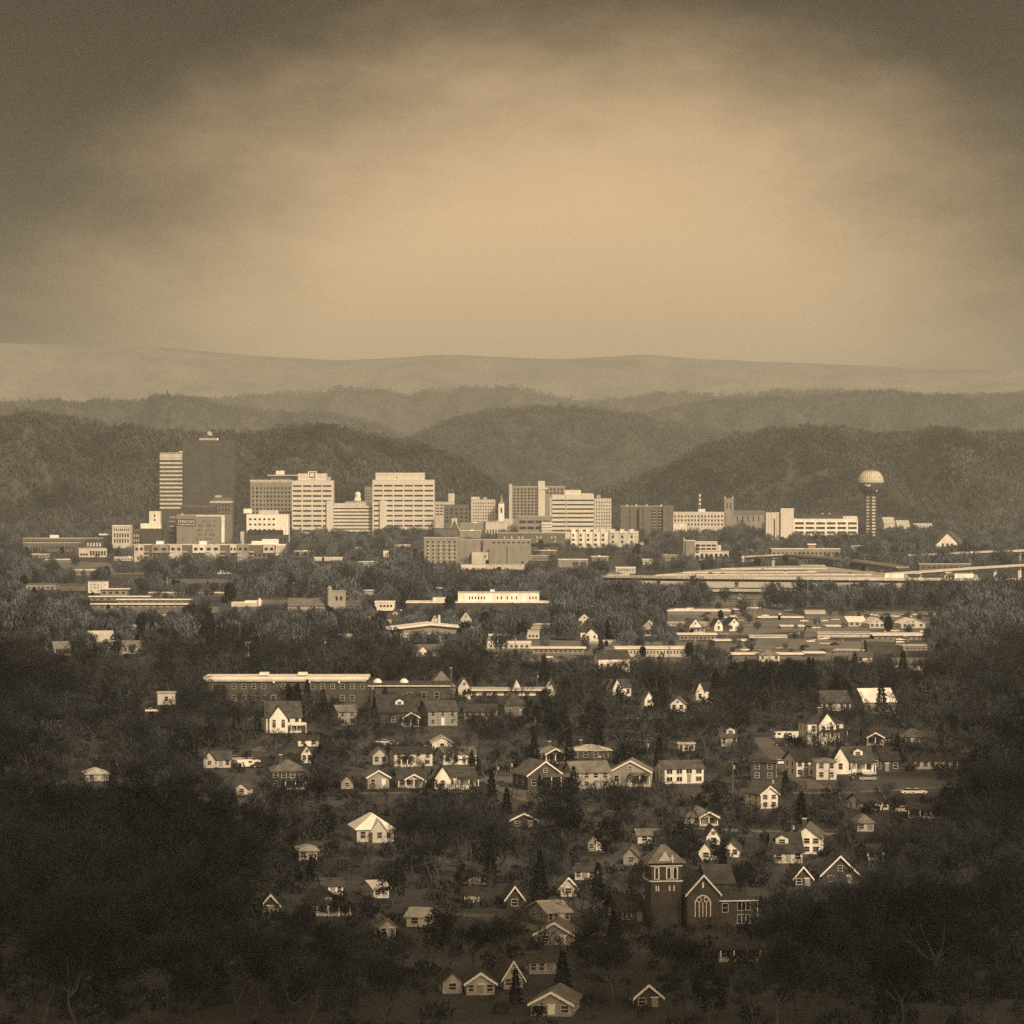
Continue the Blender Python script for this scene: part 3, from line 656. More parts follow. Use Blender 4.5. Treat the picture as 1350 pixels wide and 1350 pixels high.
# ------------------------------------------------------------------ larger buildings
_bw = {}
class Block:
    def __init__(s, short, extra, x0, x1, yt, d, depth, wall, name='office_building', cat='building', rot=0, roof=None, group=None, rt=.5, over=.2, body=True, lab=None, reg=.05):
        s.d = d; s.s = d / F; s.cx = (x0 + x1) / 2; s.x0, s.x1, s.yt, s.depth = x0, x1, yt, depth
        s.root = thing(name, lab or short + ' ' + extra, cat, (wx(s.cx, d), d, 0), RAD(rot), group)
        s.wall = wall
        if body:
            s.body = s.part('wall', wall, x0, x1, yt, None, 0, depth)
            z = s.Z(yt); a, b = s.X(x0), s.X(x1)
            s.roof = MB().box(a - over, b + over, -over, depth + over, z + .01, z + rt).build('roof', roof or RLIGHT, s.root)
        SEEN.append((short, x0, x1, yt, gy(d), d, depth, reg))
    def X(s, px): return (px - s.cx) * s.s
    def Z(s, py): return (gy(s.d) - py) * s.s
    def part(s, name, m, px0, px1, py0, py1, y0, y1, parent=None, dz=0.0):
        z0 = 0 if py1 is None else max(0, s.Z(py1))
        return MB().box(s.X(px0), s.X(px1), y0, y1, z0 + dz, s.Z(py0) + dz).build(name, m, parent or s.root)
    def wins(s, px0, px1, py0, py1, cols, rows, fw, fh, m=None, name='window', y=0.0, parent=None, skip=0.0, surround=None, lim=100):
        """cols x rows windows, each its own part, filling fractions fw, fh of their cell of the front wall"""
        m = m or GLASS
        cw, ch = (px1 - px0) / cols * s.s, (py1 - py0) / rows * s.s
        w_, h_ = cw * fw, ch * fh
        k = (round(w_, 2), round(h_, 2), m.name)
        if k not in _bw:
            me = MB().box(-w_ / 2, w_ / 2, -.08, .25, -h_ / 2, h_ / 2).mesh(name); me.materials.append(m); _bw[k] = me
        cells = [(i, j) for j in range(rows) for i in range(cols) if R.random() >= skip]
        rest = MB()
        for q, (i, j) in enumerate(cells):
            x = s.X(px0) + cw * (i + .5); z = s.Z(py0) - ch * (j + .5)
            if z - h_ / 2 < .3: continue
            if s.nw < lim:
                link(_bw[k], name, None, parent or s.root, (x, y, z)); s.nw += 1
            else: rest.box(x - w_ / 2, x + w_ / 2, y - .08, y + .25, z - h_ / 2, z + h_ / 2)
        if rest.v: tag_kind(rest.build(name + '_rows', m, s.root))
    nw = 0
def tag_kind(o): o['kind'] = 'stuff'; return o
DT = 'downtown buildings'

# --- the striped tower and the dark tower
b = Block('the striped tower', 'of pale bands, joined to the tall dark tower', 211, 240.4, 597, 4950, 34, SMOKED, 'striped_tower', 'tower', roof=CREAM, group=DT)
for i in range(13):
    y = 604 + i * 5.35
    b.part('band', CREAM, 210.6, 240.4, y, y + 2.4, -.35, 0)
b.part('band', CREAM, 210.6, 240.4, 598, 603.6, -.4, 0); b.part('stair_head', CREAM, 236, 240, 594.5, 596.2, 4, 12)
b = Block('the tall dark glass tower', 'tallest in the city, with a round dish on its roof', 241, 310, 581, 4960, 40, SMOKED, 'glass_tower', 'tower', roof=STEEL, group=DT, over=.1)
b.part('corner_fin', STEEL, 309, 310.6, 580.4, None, -.5, -.01)
for i in range(1, 9): b.part('mullion', STEEL, 241 + i * 7.6, 241.35 + i * 7.6, 582, None, -.10, -.01)
b.part('roof_plant', GALV, 262, 285, 577.5, 580.3, 6, 20); b.part('roof_plant', STEEL, 268, 280, 575.6, 577.4, 8, 18); b.part('beacon', WHITE, 285.4, 287.6, 577.6, 580.3, 2, 4)
dish = MB().lathe([(.1, 0), (1.8, .4), (2.9, 1.3), (3.5, 2.6), (3.4, 2.7), (2.7, 1.6), (.1, .7)], 20)
o = dish.build('dish', GALV, b.root, (b.X(275.5), 10, b.Z(572.5))); o.rotation_euler = (RAD(62), 0, RAD(18))
MB().tube((b.X(275.5), 13, b.Z(575.6)), (b.X(275.5), 12, b.Z(571)), .7, .6).build('dish_mast', STEEL, b.root)
# --- masonry in front of them
b = Block('the dark stepped masonry block', 'at the foot of the dark glass tower', 277, 306, 661, 4700, 30, MIDBRICK, roof=CREAM, group=DT)
b.part('upper_storey', MIDBRICK, 281, 304, 656, 660.4, 5, 25); b.wins(279, 304, 663, 700, 6, 6, .5, .5); b.part('cornice', CREAM, 276.5, 306.5, 661.2, 663, -.8, -.01); b.part('roof_plant', CREAM, 283, 291, 653, 655.8, 8, 18)
b = Block('the low dark brick block', 'between the striped tower and the sign building', 238, 284, 667, 4600, 26, BRICK, roof=RMID, group=DT)
b.wins(240, 282, 671, 700, 9, 4, .4, .45); b.part('parapet', MIDBRICK, 238, 284, 667.2, 668.6, -.3, -.01)
b = Block('the dark brick block with a white stair tower', 'beside the building with a rooftop sign', 185, 212, 697, 4300, 26, BRICK, roof=CREAM, group=DT)
p = b.part('penthouse', WHITE, 185, 211, 690, 696.4, 2, 20); q = b.part('stair_tower', WHITE, 196.5, 211, 674.5, 689.9, 3, 16)
for y in (678.5, 684): b.part('window', GLASS, 202.5, 204.6, y, y + 2.6, 2.9, 3.2, q)
b.part('coping', RWHITE, 196.2, 211.3, 674, 674.45, 2.8, 16.2); b.wins(187, 211, 700, 716, 5, 3, .5, .5, SMOKED)
b = Block('the pale arched-window building', 'left of the white stair tower', 148, 172, 693, 4100, 24, CREAM, roof=RLIGHT, group=DT, lab='the pale building with tall paired windows, alone before the dark hill')
b.wins(149.5, 170.5, 696, 701, 8, 1, .5, .6); b.wins(149.5, 170.5, 702, 724, 6, 3, .55, .7); b.part('cornice', TRIM, 147.4, 172.6, 692.8, 694.2, -.7, -.01)
b = Block('the narrow brick block', 'squeezed beside the pale building with tall paired windows', 172.5, 184.5, 699, 4200, 24, BRICK, roof=RMID, group=DT)
b.wins(173, 184, 703, 722, 4, 3, .45, .5, CREAM)
# --- the building with a rooftop sign
b = Block('the grey warehouse with a name sign', 'in white letters and a narrow end painted sunlit', 232, 297, 679.5, 3950, 34, TAN, 'sign_building', 'building', rot=-9, roof=RLIGHT, group=DT)
b.part('sunlit_end_strip', WHITE, 292.6, 296.9, 680, None, -.35, -.01); b.part('coping', TRIM, 258.5, 297, 679.4, 680.8, -.4, -.01)  # white strip at the end paints the sunlit side wall
p = b.part('sign_panel', STEEL, 232.3, 257.6, 684.3, 693.2, -.45, -.01)
fc = bpy.data.curves.new('sign_lettering', 'FONT'); fc.body = "STERCHI'S"; fc.size = 4.5; fc.extrude = .08; fc.align_x = 'CENTER'; fc.materials.append(WHITE)
fo = bpy.data.objects.new('sign_lettering', fc); COL.objects.link(fo); fo.parent = b.root
me_ = None
fo.location = (b.X(245), -.6, b.Z(689.8)); fo.rotation_euler = (RAD(90), 0, 0); fo.scale = (.88, 1, 1)
bpy.context.view_layer.update()
me_ = bpy.data.meshes.new_from_object(fo.evaluated_get(bpy.context.evaluated_depsgraph_get()))
lo_ = link(me_, 'sign_lettering', WHITE, b.root, tuple(fo.location)); lo_.rotation_euler = fo.rotation_euler; lo_.scale = fo.scale
bpy.data.objects.remove(fo, do_unlink=True)
b.part('sign_rule', CREAM, 233.2, 257, 691.2, 692.2, -.6, -.46)
b.wins(258.5, 284.5, 684, 720, 9, 6, .38, .42, skip=.3); b.part('chimney', WHITE, 237.4, 239, 677, 679.2, 4, 6)
b = Block('the slim balcony block', 'on the flank of the grey warehouse with a name sign', 223, 231, 682, 3990, 24, MIDBRICK, 'apartment_block', 'building', roof=RLIGHT, group=DT)
for i in range(7): b.part('balcony', CREAM, 223.6, 230.4, 687 + i * 6.2, 688 + i * 6.2, -1.2, -.01)
b.wins(223.6, 230.4, 682.8, 725, 2, 7, .6, .5)
# --- concrete block, emblem hotel, wing, twin-topped block
b = Block('the grid-fronted concrete block', 'with a floating roof slab, behind the emblem block', 330, 384.5, 636, 4900, 40, TAN, group=DT, roof=CREAM)
b.wins(331.5, 384, 641, 690, 11, 9, .52, .52); b.part('attic', CREAM, 329.6, 384.4, 632.5, 635.3, -.5, 40)
b.part('penthouse', TAN, 356, 384, 627.5, 632.4, 8, 34); b.part('roof_slab', CREAM, 352, 398, 625.8, 627.4, 2, 38); b.part('mast_box', WHITE, 363, 374, 620.6, 625.6, 12, 22)
for x in (336, 341.7, 347.4): b.part('rib', CREAM, x, x + .4, 640, 690, -.4, -.09)
b = Block('the white hillside office', 'three storeys before the grid-fronted concrete block', 325, 380, 678.5, 4450, 30, WHITE, group=DT, roof=RWHITE, lab='the white three-storey office in front of the grid-fronted concrete block')
b.wins(327, 364, 681, 702, 6, 3, .5, .36); b.part('penthouse', CREAM, 341, 366, 672.6, 677.8, 6, 22); b.part('stair_head', WHITE, 319, 330, 671, 677, 26, 29)
b = Block('the beige emblem block', 'with a square dark emblem over four bays of strip windows', 384.8, 439, 634, 4800, 40, CONC, group=DT, roof=CONC)
b.wins(385.3, 437.8, 637.5, 703, 4, 10, .86, .36)
pe = b.part('penthouse', CONC, 392.5, 430, 624.2, 633.4, 4, 36); b.part('penthouse_band', CREAM, 393, 429.6, 628.4, 628.9, 3.9, 4.0, pe)
p = b.part('sign_surround', WHITE, 406, 417.2, 621.4, 631.6, 3.2, 3.95); p2 = b.part('emblem_panel', STEEL, 407.2, 415.8, 622.4, 630.4, 3.05, 3.18)
em = MB()
for x in (408.2, 410.6, 413): em.prism_y([(b.X(x), b.Z(629)), (b.X(x + 1.3), b.Z(629)), (b.X(x + 1.1), b.Z(623.4)), (b.X(x), b.Z(623.4))], 2.9, 3.03)
for x in (409.2, 411.6): em.prism_y([(b.X(x), b.Z(624.6)), (b.X(x + 1.5), b.Z(628.6)), (b.X(x + 1.8), b.Z(627.2)), (b.X(x + .5), b.Z(623.4))], 2.92, 3.02)
em.build('emblem', WHITE, p2); b.part('roof_plant', GALV, 431.5, 435.6, 629, 633.3, 8, 14)
b.part('pylon', CONC, 430.6, 439.2, 660, None, -3, -.01)
b = Block('the long low striped wing', 'linking the emblem block and the broad beige block', 439.6, 500.5, 667, 4810, 30, CONC, group=DT, roof=CREAM)
for i in range(8): b.part('window_band', GLASS, 440, 500, 669.6 + i * 4.5, 671.3 + i * 4.5, -.12, -.01)
b.part('roof_rail', STEEL, 440, 470, 661.6, 662.1, 8, 8.3); b.part('roof_plant', CREAM, 440, 488, 663.5, 666.3, 8, 20)
b = Block('the broad beige block', 'of six bays of strip windows under a wide penthouse', 491, 572.5, 633, 4800, 40, CONC, group=DT, roof=CONC)
b.wins(492, 572, 637, 703, 6, 10, .86, .34)
pe = b.part('penthouse', CONC, 495, 559.5, 623.2, 632.4, 4, 36); b.part('penthouse_band', CREAM, 495.5, 559, 625.6, 626.1, 3.9, 4.0, pe); b.part('vent', STEEL, 522, 523.8, 629, 630.6, 3.85, 4, pe)
b.part('mast', STEEL, 497, 498, 619.5, 623, 5, 6); b.part('mast', STEEL, 558, 559, 620, 623, 5, 6); b.part('pylon', CONC, 500.8, 510, 660, None, -3, -.01)
b = Block('the slim dark tower', 'peeping out behind the broad beige block', 481, 490.6, 642, 5050, 24, TAN, group=DT, roof=RMID)
b.part('roof_plant', STEEL, 485.5, 490, 637, 641.4, 4, 12); b.wins(481.6, 490, 645, 668, 3, 6, .5, .5)
b = Block('the courthouse with a white cupola', 'behind the long low striped wing', 455, 482, 661, 5000, 26, CREAM, 'courthouse', 'building', group=DT, roof=RMID)
c = b.part('cupola_base', WHITE, 467, 475.5, 656.5, 660.3, 6, 14)
MB().lathe([(3.6, 0), (3.6, 4.2), (4.2, 4.4), (3.6, 6.2), (2.2, 7.6), (.5, 8.2)], 12).build('cupola', WHITE, c, (b.X(471.2), 10, b.Z(656.4)))
MB().lathe([(.3, 0), (.3, 4.6), (.9, 5.2), (.9, 5.9), (.1, 6.6)], 8).build('finial', STEEL, c, (b.X(471.2), 10, b.Z(656.4) + 8.2))
# --- middle group
b = Block('the stepped pale block', 'just past the broad beige block', 573.5, 599, 662, 4900, 28, CREAM, group=DT, roof=RLIGHT)
b.wins(574, 590, 664, 680, 3, 4, .85, .4); b.part('tower', CREAM, 591, 599, 650.5, 661.4, 2, 14)
b = Block('the brick block behind the peaked church', 'with two tall glazed bays', 585, 618, 666, 4750, 26, MIDBRICK, group=DT, roof=RMID)
b.wins(586, 618, 669, 690, 5, 4, .6, .55)
# church with sweeping roof
d = 4250; s_ = d / F
t = thing('church', 'the peaked church with sweeping roof edges and a small white belfry', 'church', (wx(599, d), d, 0), 0, DT)
g = MB(); zt = (gy(d) - 688) * s_
g.prism_y([(-19, 0), (19, 0), (13, 5), (6, zt * .55), (0, zt), (-6, zt * .55), (-13, 5)], 0, 30); g.build('wall', MIDBRICK, t)
for q in (-1, 1):
    r_ = MB(); pts = [(20, 0.4), (13.4, 6), (6.4, zt * .56 + .8), (0, zt + 1)]
    for i in range(3):
        a, c = pts[i], pts[i + 1]
        p4 = [(q * a[0], a[1]), (q * a[0], a[1] + 1.6), (q * c[0], c[1] + 1.6), (q * c[0], c[1])]
        r_.prism_y(p4 if q < 0 else p4[::-1], -.8, 31)
    r_.build('roof', RLIGHT, t)
bb = MB().box(-3.2, 3.2, 2, 8, zt - 3, zt + 4).build('belfry', CREAM, t); MB().lathe([(3.4, 0), (1.2, 3), (.1, 6)], 8).build('spire', RMID, bb, (0, 5, zt + 4.02))
for i in range(5): MB().box(-10 + i * 4, -8 + i * 4, -.15, .1, 2, 6).build('window', GLASS, t)
SEEN.append(('the peaked church', 580, 618, 680, gy(d), d, 30, .2))
b = Block('the plain beige hotel block', 'with many small windows, left of the white steeple', 621, 653, 659, 4900, 28, CREAM, group=DT, roof=RLIGHT, lab='the plain beige block with many small windows beside the white steeple')
b.wins(623, 652, 661.5, 690, 9, 7, .45, .45); b.part('tower', CREAM, 621, 632.5, 655, 658.4, 0.5, 14); b.part('roof_plant', GALV, 637, 642, 655.6, 658.4, 6, 14)
t = thing('church', 'the church with a thin white steeple between two beige blocks', 'church', (wx(661, 4700), 4700, 0), 0, DT)
s_ = .94; zb = gy(4700)
MB().box(-6, 14, 1, 26, 0, (zb - 684) * s_).build('wall', CREAM, t)
tw = MB().box(-3.6, 3.6, -4, 3, 0, (zb - 664) * s_).build('tower', WHITE, t)
MB().box(-1, 1, -4.2, -3.9, (zb - 676) * s_, (zb - 669) * s_).build('window', GLASS, tw)
MB().lathe([(4.1, 0), (2.0, 2.5), (1.6, 5), (.1, 12)], 8).build('spire', GREYW, tw, (0, -.5, (zb - 664) * s_ + .02))
# --- the hotel with a white shaft
b = Block('the hotel with a white shaft', 'between two wings of small windows', 671, 745, 641.5, 4850, 30, TAN, 'hotel', 'hotel', group=DT, roof=CREAM)
b.wins(676, 709, 643, 684, 7, 10, .55, .6); b.wins(719.5, 743, 643, 652, 5, 2, .55, .6)
b.part('stair_shaft', CONC, 709.6, 718.4, 634, None, -2, -.01); b.part('shaft_head', CONC, 709.6, 722, 642.6, 645.4, -2.6, -2.02); b.part('end_wall', CREAM, 671.2, 675, 638, None, -.6, -.01)
b.wins(725, 727, 653, 700, 1, 1, .9, .9, CREAM)
b = Block('the white office with dark stripes', 'beside the hotel with a white shaft', 728, 783, 653, 4600, 36, CONC, group=DT, roof=RWHITE)
for i in range(8): b.part('window_band', GLASS, 728.4, 782.6, 658.6 + i * 5.7, 660.7 + i * 5.7, -.14, -.01)
b.part('joint', CREAM, 745.6, 746.8, 653.5, None, -.3, -.15); b.part('penthouse', CONC, 744.5, 766, 646, 652.4, 5, 30); b.part('roof_plant', CREAM, 767, 782, 650.4, 652.4, 6, 26)
b = Block('the plain tan block', 'just past the white office with dark stripes', 783.6, 806, 657, 4880, 26, CREAM, group=DT, roof=RMID)
b.wins(785, 805, 660, 696, 6, 8, .42, .45); b.part('roof_plant', GALV, 787, 792, 652.5, 656.4, 6, 12)
b = Block('the low office of pale strips', 'under the hotel with a white shaft', 683, 727, 681, 4450, 30, TAN, group=DT, roof=RLIGHT)
b.wins(684, 726, 684, 700, 4, 2, .85, .45); b.part('entry_block', CREAM, 714, 727.5, 688, None, -4, -.02)
for i in range(3): b.part('landing', WHITE, 713.5, 728, 690 + i * 3.6, 691 + i * 3.6, -5, -4.02)
b = Block('the long brown brick mill', 'below the low office of pale strips', 656, 745, 703, 4050, 30, MIDBRICK, 'mill', 'building', group=DT, roof=RLIGHT)
b.wins(658, 744, 706, 716, 18, 2, .4, .5, CREAM, skip=.5); b.part('loading_dock', RDARK, 664, 740, 716.5, 719, -2.5, -.02)
b = Block('the white terrace of gabled town houses', 'in front of the white office with dark stripes', 752, 802, 702, 4120, 20, WHITE, 'terrace', 'town houses', group=DT, roof=RWHITE)
for i in range(5):
    x = 753 + i * 9.8
    b.part('bay', WHITE, x, x + 5.6, 697, None, -1.2, -.02); b.part('window', GLASS, x + 1.5, x + 4.1, 704, 707.4, -1.35, -1.22); b.part('window', GLASS, x + 1, x + 4.6, 710, 713, -1.35, -1.22); b.part('garage_door', SMOKED, x + .6, x + 5, 716.4, 719.6, -1.35, -1.22)
b = Block('the shaded end terrace', 'continuing the white terrace of gabled town houses', 803, 842, 701, 4160, 20, CREAM, 'terrace', 'town houses', group=DT, roof=RWHITE)
for i in range(3):
    x = 805 + i * 12.4
    b.part('bay', WHITE, x, x + 6, 697.4, 703, -1.2, -.02); b.part('window', GLASS, x + 1.5, x + 4.3, 706, 709.6, -.15, -.01); b.part('window', GLASS, x + 1.5, x + 4.3, 713, 716, -.15, -.01)
# --- brick twin apartment tower
b = Block('the dark brick apartment tower', 'of two slabs, one ribbed with dark balconies', 818, 887, 667.5, 4650, 30, MIDBRICK, 'apartment_tower', 'tower', group=DT, roof=RLIGHT)
b.part('slab', MIDBRICK, 842.5, 858, 668.5, None, -6, -.02); b.part('slab', MIDBRICK, 874, 887.5, 667, None, -6, -.02)
for x in (829.5, 846.5): b.part('dark_joint', STEEL, x, x + 1.5, 669, None, -6.4 if x > 842 else -.3, -6.02 if x > 842 else -.02)
for i in range(11):
    b.part('balcony', TAN, 859, 864, 671 + i * 4, 672.6 + i * 4, -2.2, -.02); b.part('balcony', TAN, 868, 873, 671 + i * 4, 672.6 + i * 4, -2.2, -.02)
b.wins(859, 873.5, 669, 712, 2, 11, .5, .5)
for x in (826, 838, 852, 871): b.part('roof_vent', WHITE, x, x + 2, 665.4, 666.8, 6, 8)
# --- long school, church, towers to the right
b = Block('the long beige school', 'under a lattice mast behind the brick apartment tower', 886, 956, 675.5, 4900, 26, CREAM, 'school', 'school', group=DT, roof=RWHITE)
b.wins(888, 954, 678, 694, 15, 3, .5, .5); b.part('attic', WHITE, 921, 930, 671, 674.8, 4, 14)
t = thing('lattice_mast', 'the lattice mast rising over the long beige school', 'mast', (wx(922.5, 5000), 5000, 0))
m_ = MB(); zt = wz(650, 5000)
for a, c in ((-1, -1), (1, -1), (1, 1), (-1, 1)): m_.tube((a * 2.6, c * 2.6, 0), (a * .5, c * .5, zt), .28, .2, 4)
for i in range(9):
    z0, z1 = zt * (.35 + .65 * i / 9), zt * (.35 + .65 * (i + 1) / 9)
    f0, f1 = 2.6 - 2.1 * z0 / zt, 2.6 - 2.1 * z1 / zt
    m_.tube((-f0, -f0, z0), (f1, -f1, z1), .15, .15, 4); m_.tube((f0, -f0, z0), (-f1, -f1, z1), .15, .15, 4)
m_.build('frame', GALV, t)
for z in (.72, .82, .92): MB().lathe([(1.6, 0), (1.6, 2.0)], 10).build('antenna', WHITE, t, (0, 0, zt * z))
t = thing('church', 'the stone church with a square tower and tall nave windows', 'church', (wx(983, 4900), 4900, 0), 0, DT)
zb, s_ = gy(4900), .98
def cxp(px): return (px - 983) * s_
tw = MB().box(cxp(955), cxp(967.2), 0, 11, 0, (zb - 657) * s_).build('tower', TAN, t)
for x in (958, 962.4): MB().box(cxp(x), cxp(x + 1.5), -.15, .1, (zb - 671) * s_, (zb - 663) * s_).build('belfry_opening', GLASS, tw)
for x in (955, 965): MB().box(cxp(x), cxp(x + 2.2), .2, 2.4, (zb - 657) * s_ + .01, (zb - 655) * s_).build('pinnacle', CREAM, tw)
h0 = (zb - 678.5) * s_; wall_ = MB().box(cxp(967.4), cxp(1009), 2, 20, 0, h0).build('nave_wall', TAN, t)
MB().prism_x([(1.4, h0 + .02), (20.6, h0 + .02), (11, h0 + 5.4)], cxp(967.4), cxp(1009)).build('roof', RMID, t)
for i in range(5): MB().box(cxp(971.5 + i * 7), cxp(973 + i * 7), 1.85, 2.1, h0 - 9, h0 - 1.6).build('window', GLASS, wall_)
b = Block('the bare concrete slab building', 'with vertical slots, beside the stone church', 1010, 1046, 676, 4600, 30, CONC, group=DT, roof=CREAM)
b.part('tall_slab', CONC, 1029, 1046.2, 670, None, -4, -.02)
for x in (1020, 1028): b.part('slot', GLASS, x, x + 1.8, 684 if x < 1025 else 676, 712, -.2, -.02)
for x in (1013, 1017, 1024): b.part('rib', CREAM, x, x + .7, 677, 712, -.5, -.02)
b = Block('the long white office', 'with a dark penthouse, beside the globe tower', 1046.6, 1131, 684.5, 4620, 34, WHITE, group=DT, roof=RWHITE)
b.wins(1046.8, 1130.8, 687, 711, 6, 4, .82, .5); b.part('penthouse', STEEL, 1057.5, 1112, 678.5, 683.9, 5, 28); b.part('plinth_band', CREAM, 1112, 1131, 680.5, 683.9, 8, 26)
for x in (1085, 1094): MB().lathe([(.3, 0), (1.6, .8), (1.8, 1.6)], 10).build('roof_dish', WHITE, b.root, (b.X(x), 10, b.Z(678.5) + .02))
# --- globe tower
d = 4700; s_ = d / F; t = thing('globe_tower', 'the slender tower topped by a globe with a pale panelled dome', 'observation tower', (wx(1148, d), d, 0))
zc = wz(636, d); r = 17.3 * s_; z0 = zc - r * .86
core = MB().box(-2.6, 2.6, -2.6, 2.6, 0, z0 + 1).build('lift_shaft', STEEL, t)
for a in range(6):
    an = RAD(60 * a + 30); x, y = 7.6 * math.cos(an), 7.6 * math.sin(an)
    MB().tube((x, y, 0), (x, y, z0 + 2), .95, .95, 10).build('column', STEEL, t)
for k in range(14):
    z = 3 + k * (z0 - 4) / 13.2
    MB().lathe([(6.6, z), (6.6, z + 2.2)], 6).build('landing', CREAM, t, (0, 0, 0), RAD(30))
lower = [(r * math.cos(a), zc + r * math.sin(a)) for a in [RAD(-60 + 60 * i / 8) for i in range(9)]]
MB().lathe(lower, 32).build('glass_bowl', SHADED_GOLD, t)
MB().lathe([(r * .5, z0 - .6), (r * .5, z0 + 1)], 24).build('collar', STEEL, t)
for a, z in ((-118, -.18), (-108, -.24), (-100, -.22), (-62, -.62)):
    rr_ = math.sqrt(1 - z * z) * r + .1
    MB().box(-.9, .9, -.25, .1, -1.2, 1.2).build('pale_pane', GOLD, t, (rr_ * math.cos(RAD(a)), rr_ * math.sin(RAD(a)), zc + z * r), RAD(a + 90))  # panes in the pale dome colour, set on the dark bowl
inner = [(r * .985 * math.cos(a), zc + .4 + r * .985 * math.sin(a)) for a in [RAD(1 + 88 * i / 10) for i in range(11)]]
dm = MB().lathe(inner, 32).build('dome_shell', STEEL, t)
pn = MB(); nl, nn = 8, 36
for i in range(nl):
    for j in range(nn):
        a0, a1 = RAD(1.5 + 52 * i / nl), RAD(1.5 + 52 * (i + .86) / nl); b0, b1 = 2 * math.pi * j / nn, 2 * math.pi * (j + .86) / nn
        pn.add([(r * math.cos(a) * math.cos(q), r * math.cos(a) * math.sin(q), zc + .4 + r * math.sin(a)) for a, q in ((a0, b0), (a0, b1), (a1, b1), (a1, b0))], [(0, 1, 2, 3)])
pn.build('dome_panels', GOLD, t); MB().lathe([(r * 1.02, zc - .3), (r * 1.02, zc + .5)], 36).build('equator_ring', CREAM, t)
MB().lathe([(r * .615, zc + r * .80), (r * .45, zc + r * .905), (r * .22, zc + r * .985), (.3, zc + r * 1.01)], 32).build('dome_cap', GREYW, t)
SEEN.append(('the globe tower', 1128, 1168, 618, 710, d, 20, .02))
# --- beyond and beside the globe
for q, (x0, x1, yw, yr, sh, ex) in enumerate(((1163, 1180, 690, 682, 'the pale hipped pavilion', 'directly behind the globe tower'), (1181, 1200, 695, 686, 'the long hipped pavilion', 'with an arched end, second behind the globe tower'), (1204, 1231, 697, 690, 'the pale low hall', 'last of the pavilions behind the globe tower'))):
    house(sh, ex, x0, x1, 709, yw, yr, 24, 'x', 6, CREAM, RLIGHT, (5, 1), name='pavilion', cat='pavilion', group='pavilions behind the globe', ww=2, wh=4, door=False, d=4950)
d = 4000; s_ = d / F; zb = gy(d); t = thing('gabled_hall', 'the hall with a swooping white gable on the wooded slope', 'hall', (wx(1249, d), d, 0), RAD(-16), None)
P = [(-17, (zb - 720) * s_), (-9, (zb - 713) * s_), (-4, (zb - 707) * s_), (0, (zb - 702) * s_), (5, (zb - 707) * s_), (10, (zb - 713) * s_), (14, (zb - 719) * s_)]
MB().prism_y([(-15, 0), (13, 0)] + [(x * .9, z - .6) for x, z in P[::-1]], 0, 30).build('wall', WHITE, t)
r_ = MB()
for i in range(6):
    (xa, za), (xb, zb_) = P[i], P[i + 1]
    r_.prism_y([(xa, za), (xb, zb_), (xb, zb_ + .8), (xa, za + .8)], -1.2, 32)
r_.build('roof', RMID, t)
for x in (-6, -1, 4): MB().box(x, x + 2.2, -.15, .1, 1, 7).build('window', SMOKED, t)
SEEN.append(('the hall with a swooping gable', 1233, 1266, 702, 722, d, 30, .04))
# --- nearer edge of downtown
b = Block('the office with a blank end wall', 'stepping down floor by floor above the freeway', 904, 962, 713, 3520, 26, TAN, group=DT, roof=RWHITE, body=False)
b.part('wall', TAN, 904, 916, 713, None, -.5, 26); b.part('upper_block', CREAM, 916.2, 946, 715, None, 3, 26); b.part('lower_block', CREAM, 916.2, 961, 727, None, -1.5, 2.98)
b.part('middle_block', CREAM, 946.2, 951, 719, None, 3, 24)
b.part('roof', RWHITE, 903.8, 917, 712.4, 712.96, -.7, 26.2); b.part('roof', RWHITE, 916.3, 946.3, 714.2, 714.9, 2.6, 26.2); b.part('terrace', RLIGHT, 916.3, 961.2, 726.2, 726.9, -1.8, 2.5)
b.wins(917, 945, 717, 726, 4, 2, .85, .55, y=3.0); b.wins(922, 960, 729, 738, 6, 1, .6, .75, y=-1.5); b.wins(916.6, 921.6, 716, 738, 1, 3, .8, .6, y=-1.5); b.part('stair_mast', CREAM, 901.4, 903, 709, None, 2, 5)
b = Block('the low office with a brick chimney block', 'below the long white office', 1017, 1108, 724, 3600, 26, TAN, group=DT, roof=RWHITE)
b.wins(1018, 1107, 727, 737, 16, 2, .55, .5); b.part('lift_block', TAN, 1066, 1075, 718.5, 723.2, 2, 12); b.part('lift_cap', RWHITE, 1065, 1076.4, 717, 718.4, 1, 13); b.part('porch_roof', RWHITE, 1017, 1046, 731, 731.8, -3, -.02)
# --- left edge old warehouses
b = Block('the long low warehouse with a pale roof', 'against the foot of the dark hill', 30, 134, 710, 4100, 30, MIDBRICK, 'warehouse', 'warehouse', group=DT, roof=RLIGHT)
b.wins(32, 132, 712, 717, 22, 1, .5, .5); b.part('roof_plant', RWHITE, 65, 76, 705.4, 709.3, 6, 12); b.part('skylight', RWHITE, 128, 142, 704, 706, 18, 24)
b = Block('the arcaded warehouse', 'with ten pale-framed openings', 30, 104, 716, 3900, 26, MIDBRICK, 'warehouse', 'warehouse', group=DT, roof=RLIGHT)
b.wins(55, 103, 719, 729, 11, 1, .8, .85, CREAM, 'pilaster_panel'); b.wins(55, 103, 719.6, 728.6, 11, 2, .5, .6, y=-.1)
b.wins(31, 54, 720, 728, 6, 1, .5, .6)
b = Block('the brick block with a curved top window', 'behind the corner mill', 112, 136, 711, 3850, 24, BRICK, group=DT, roof=RMID)
b.wins(114, 134, 714, 722, 5, 1, .6, .6, CREAM)
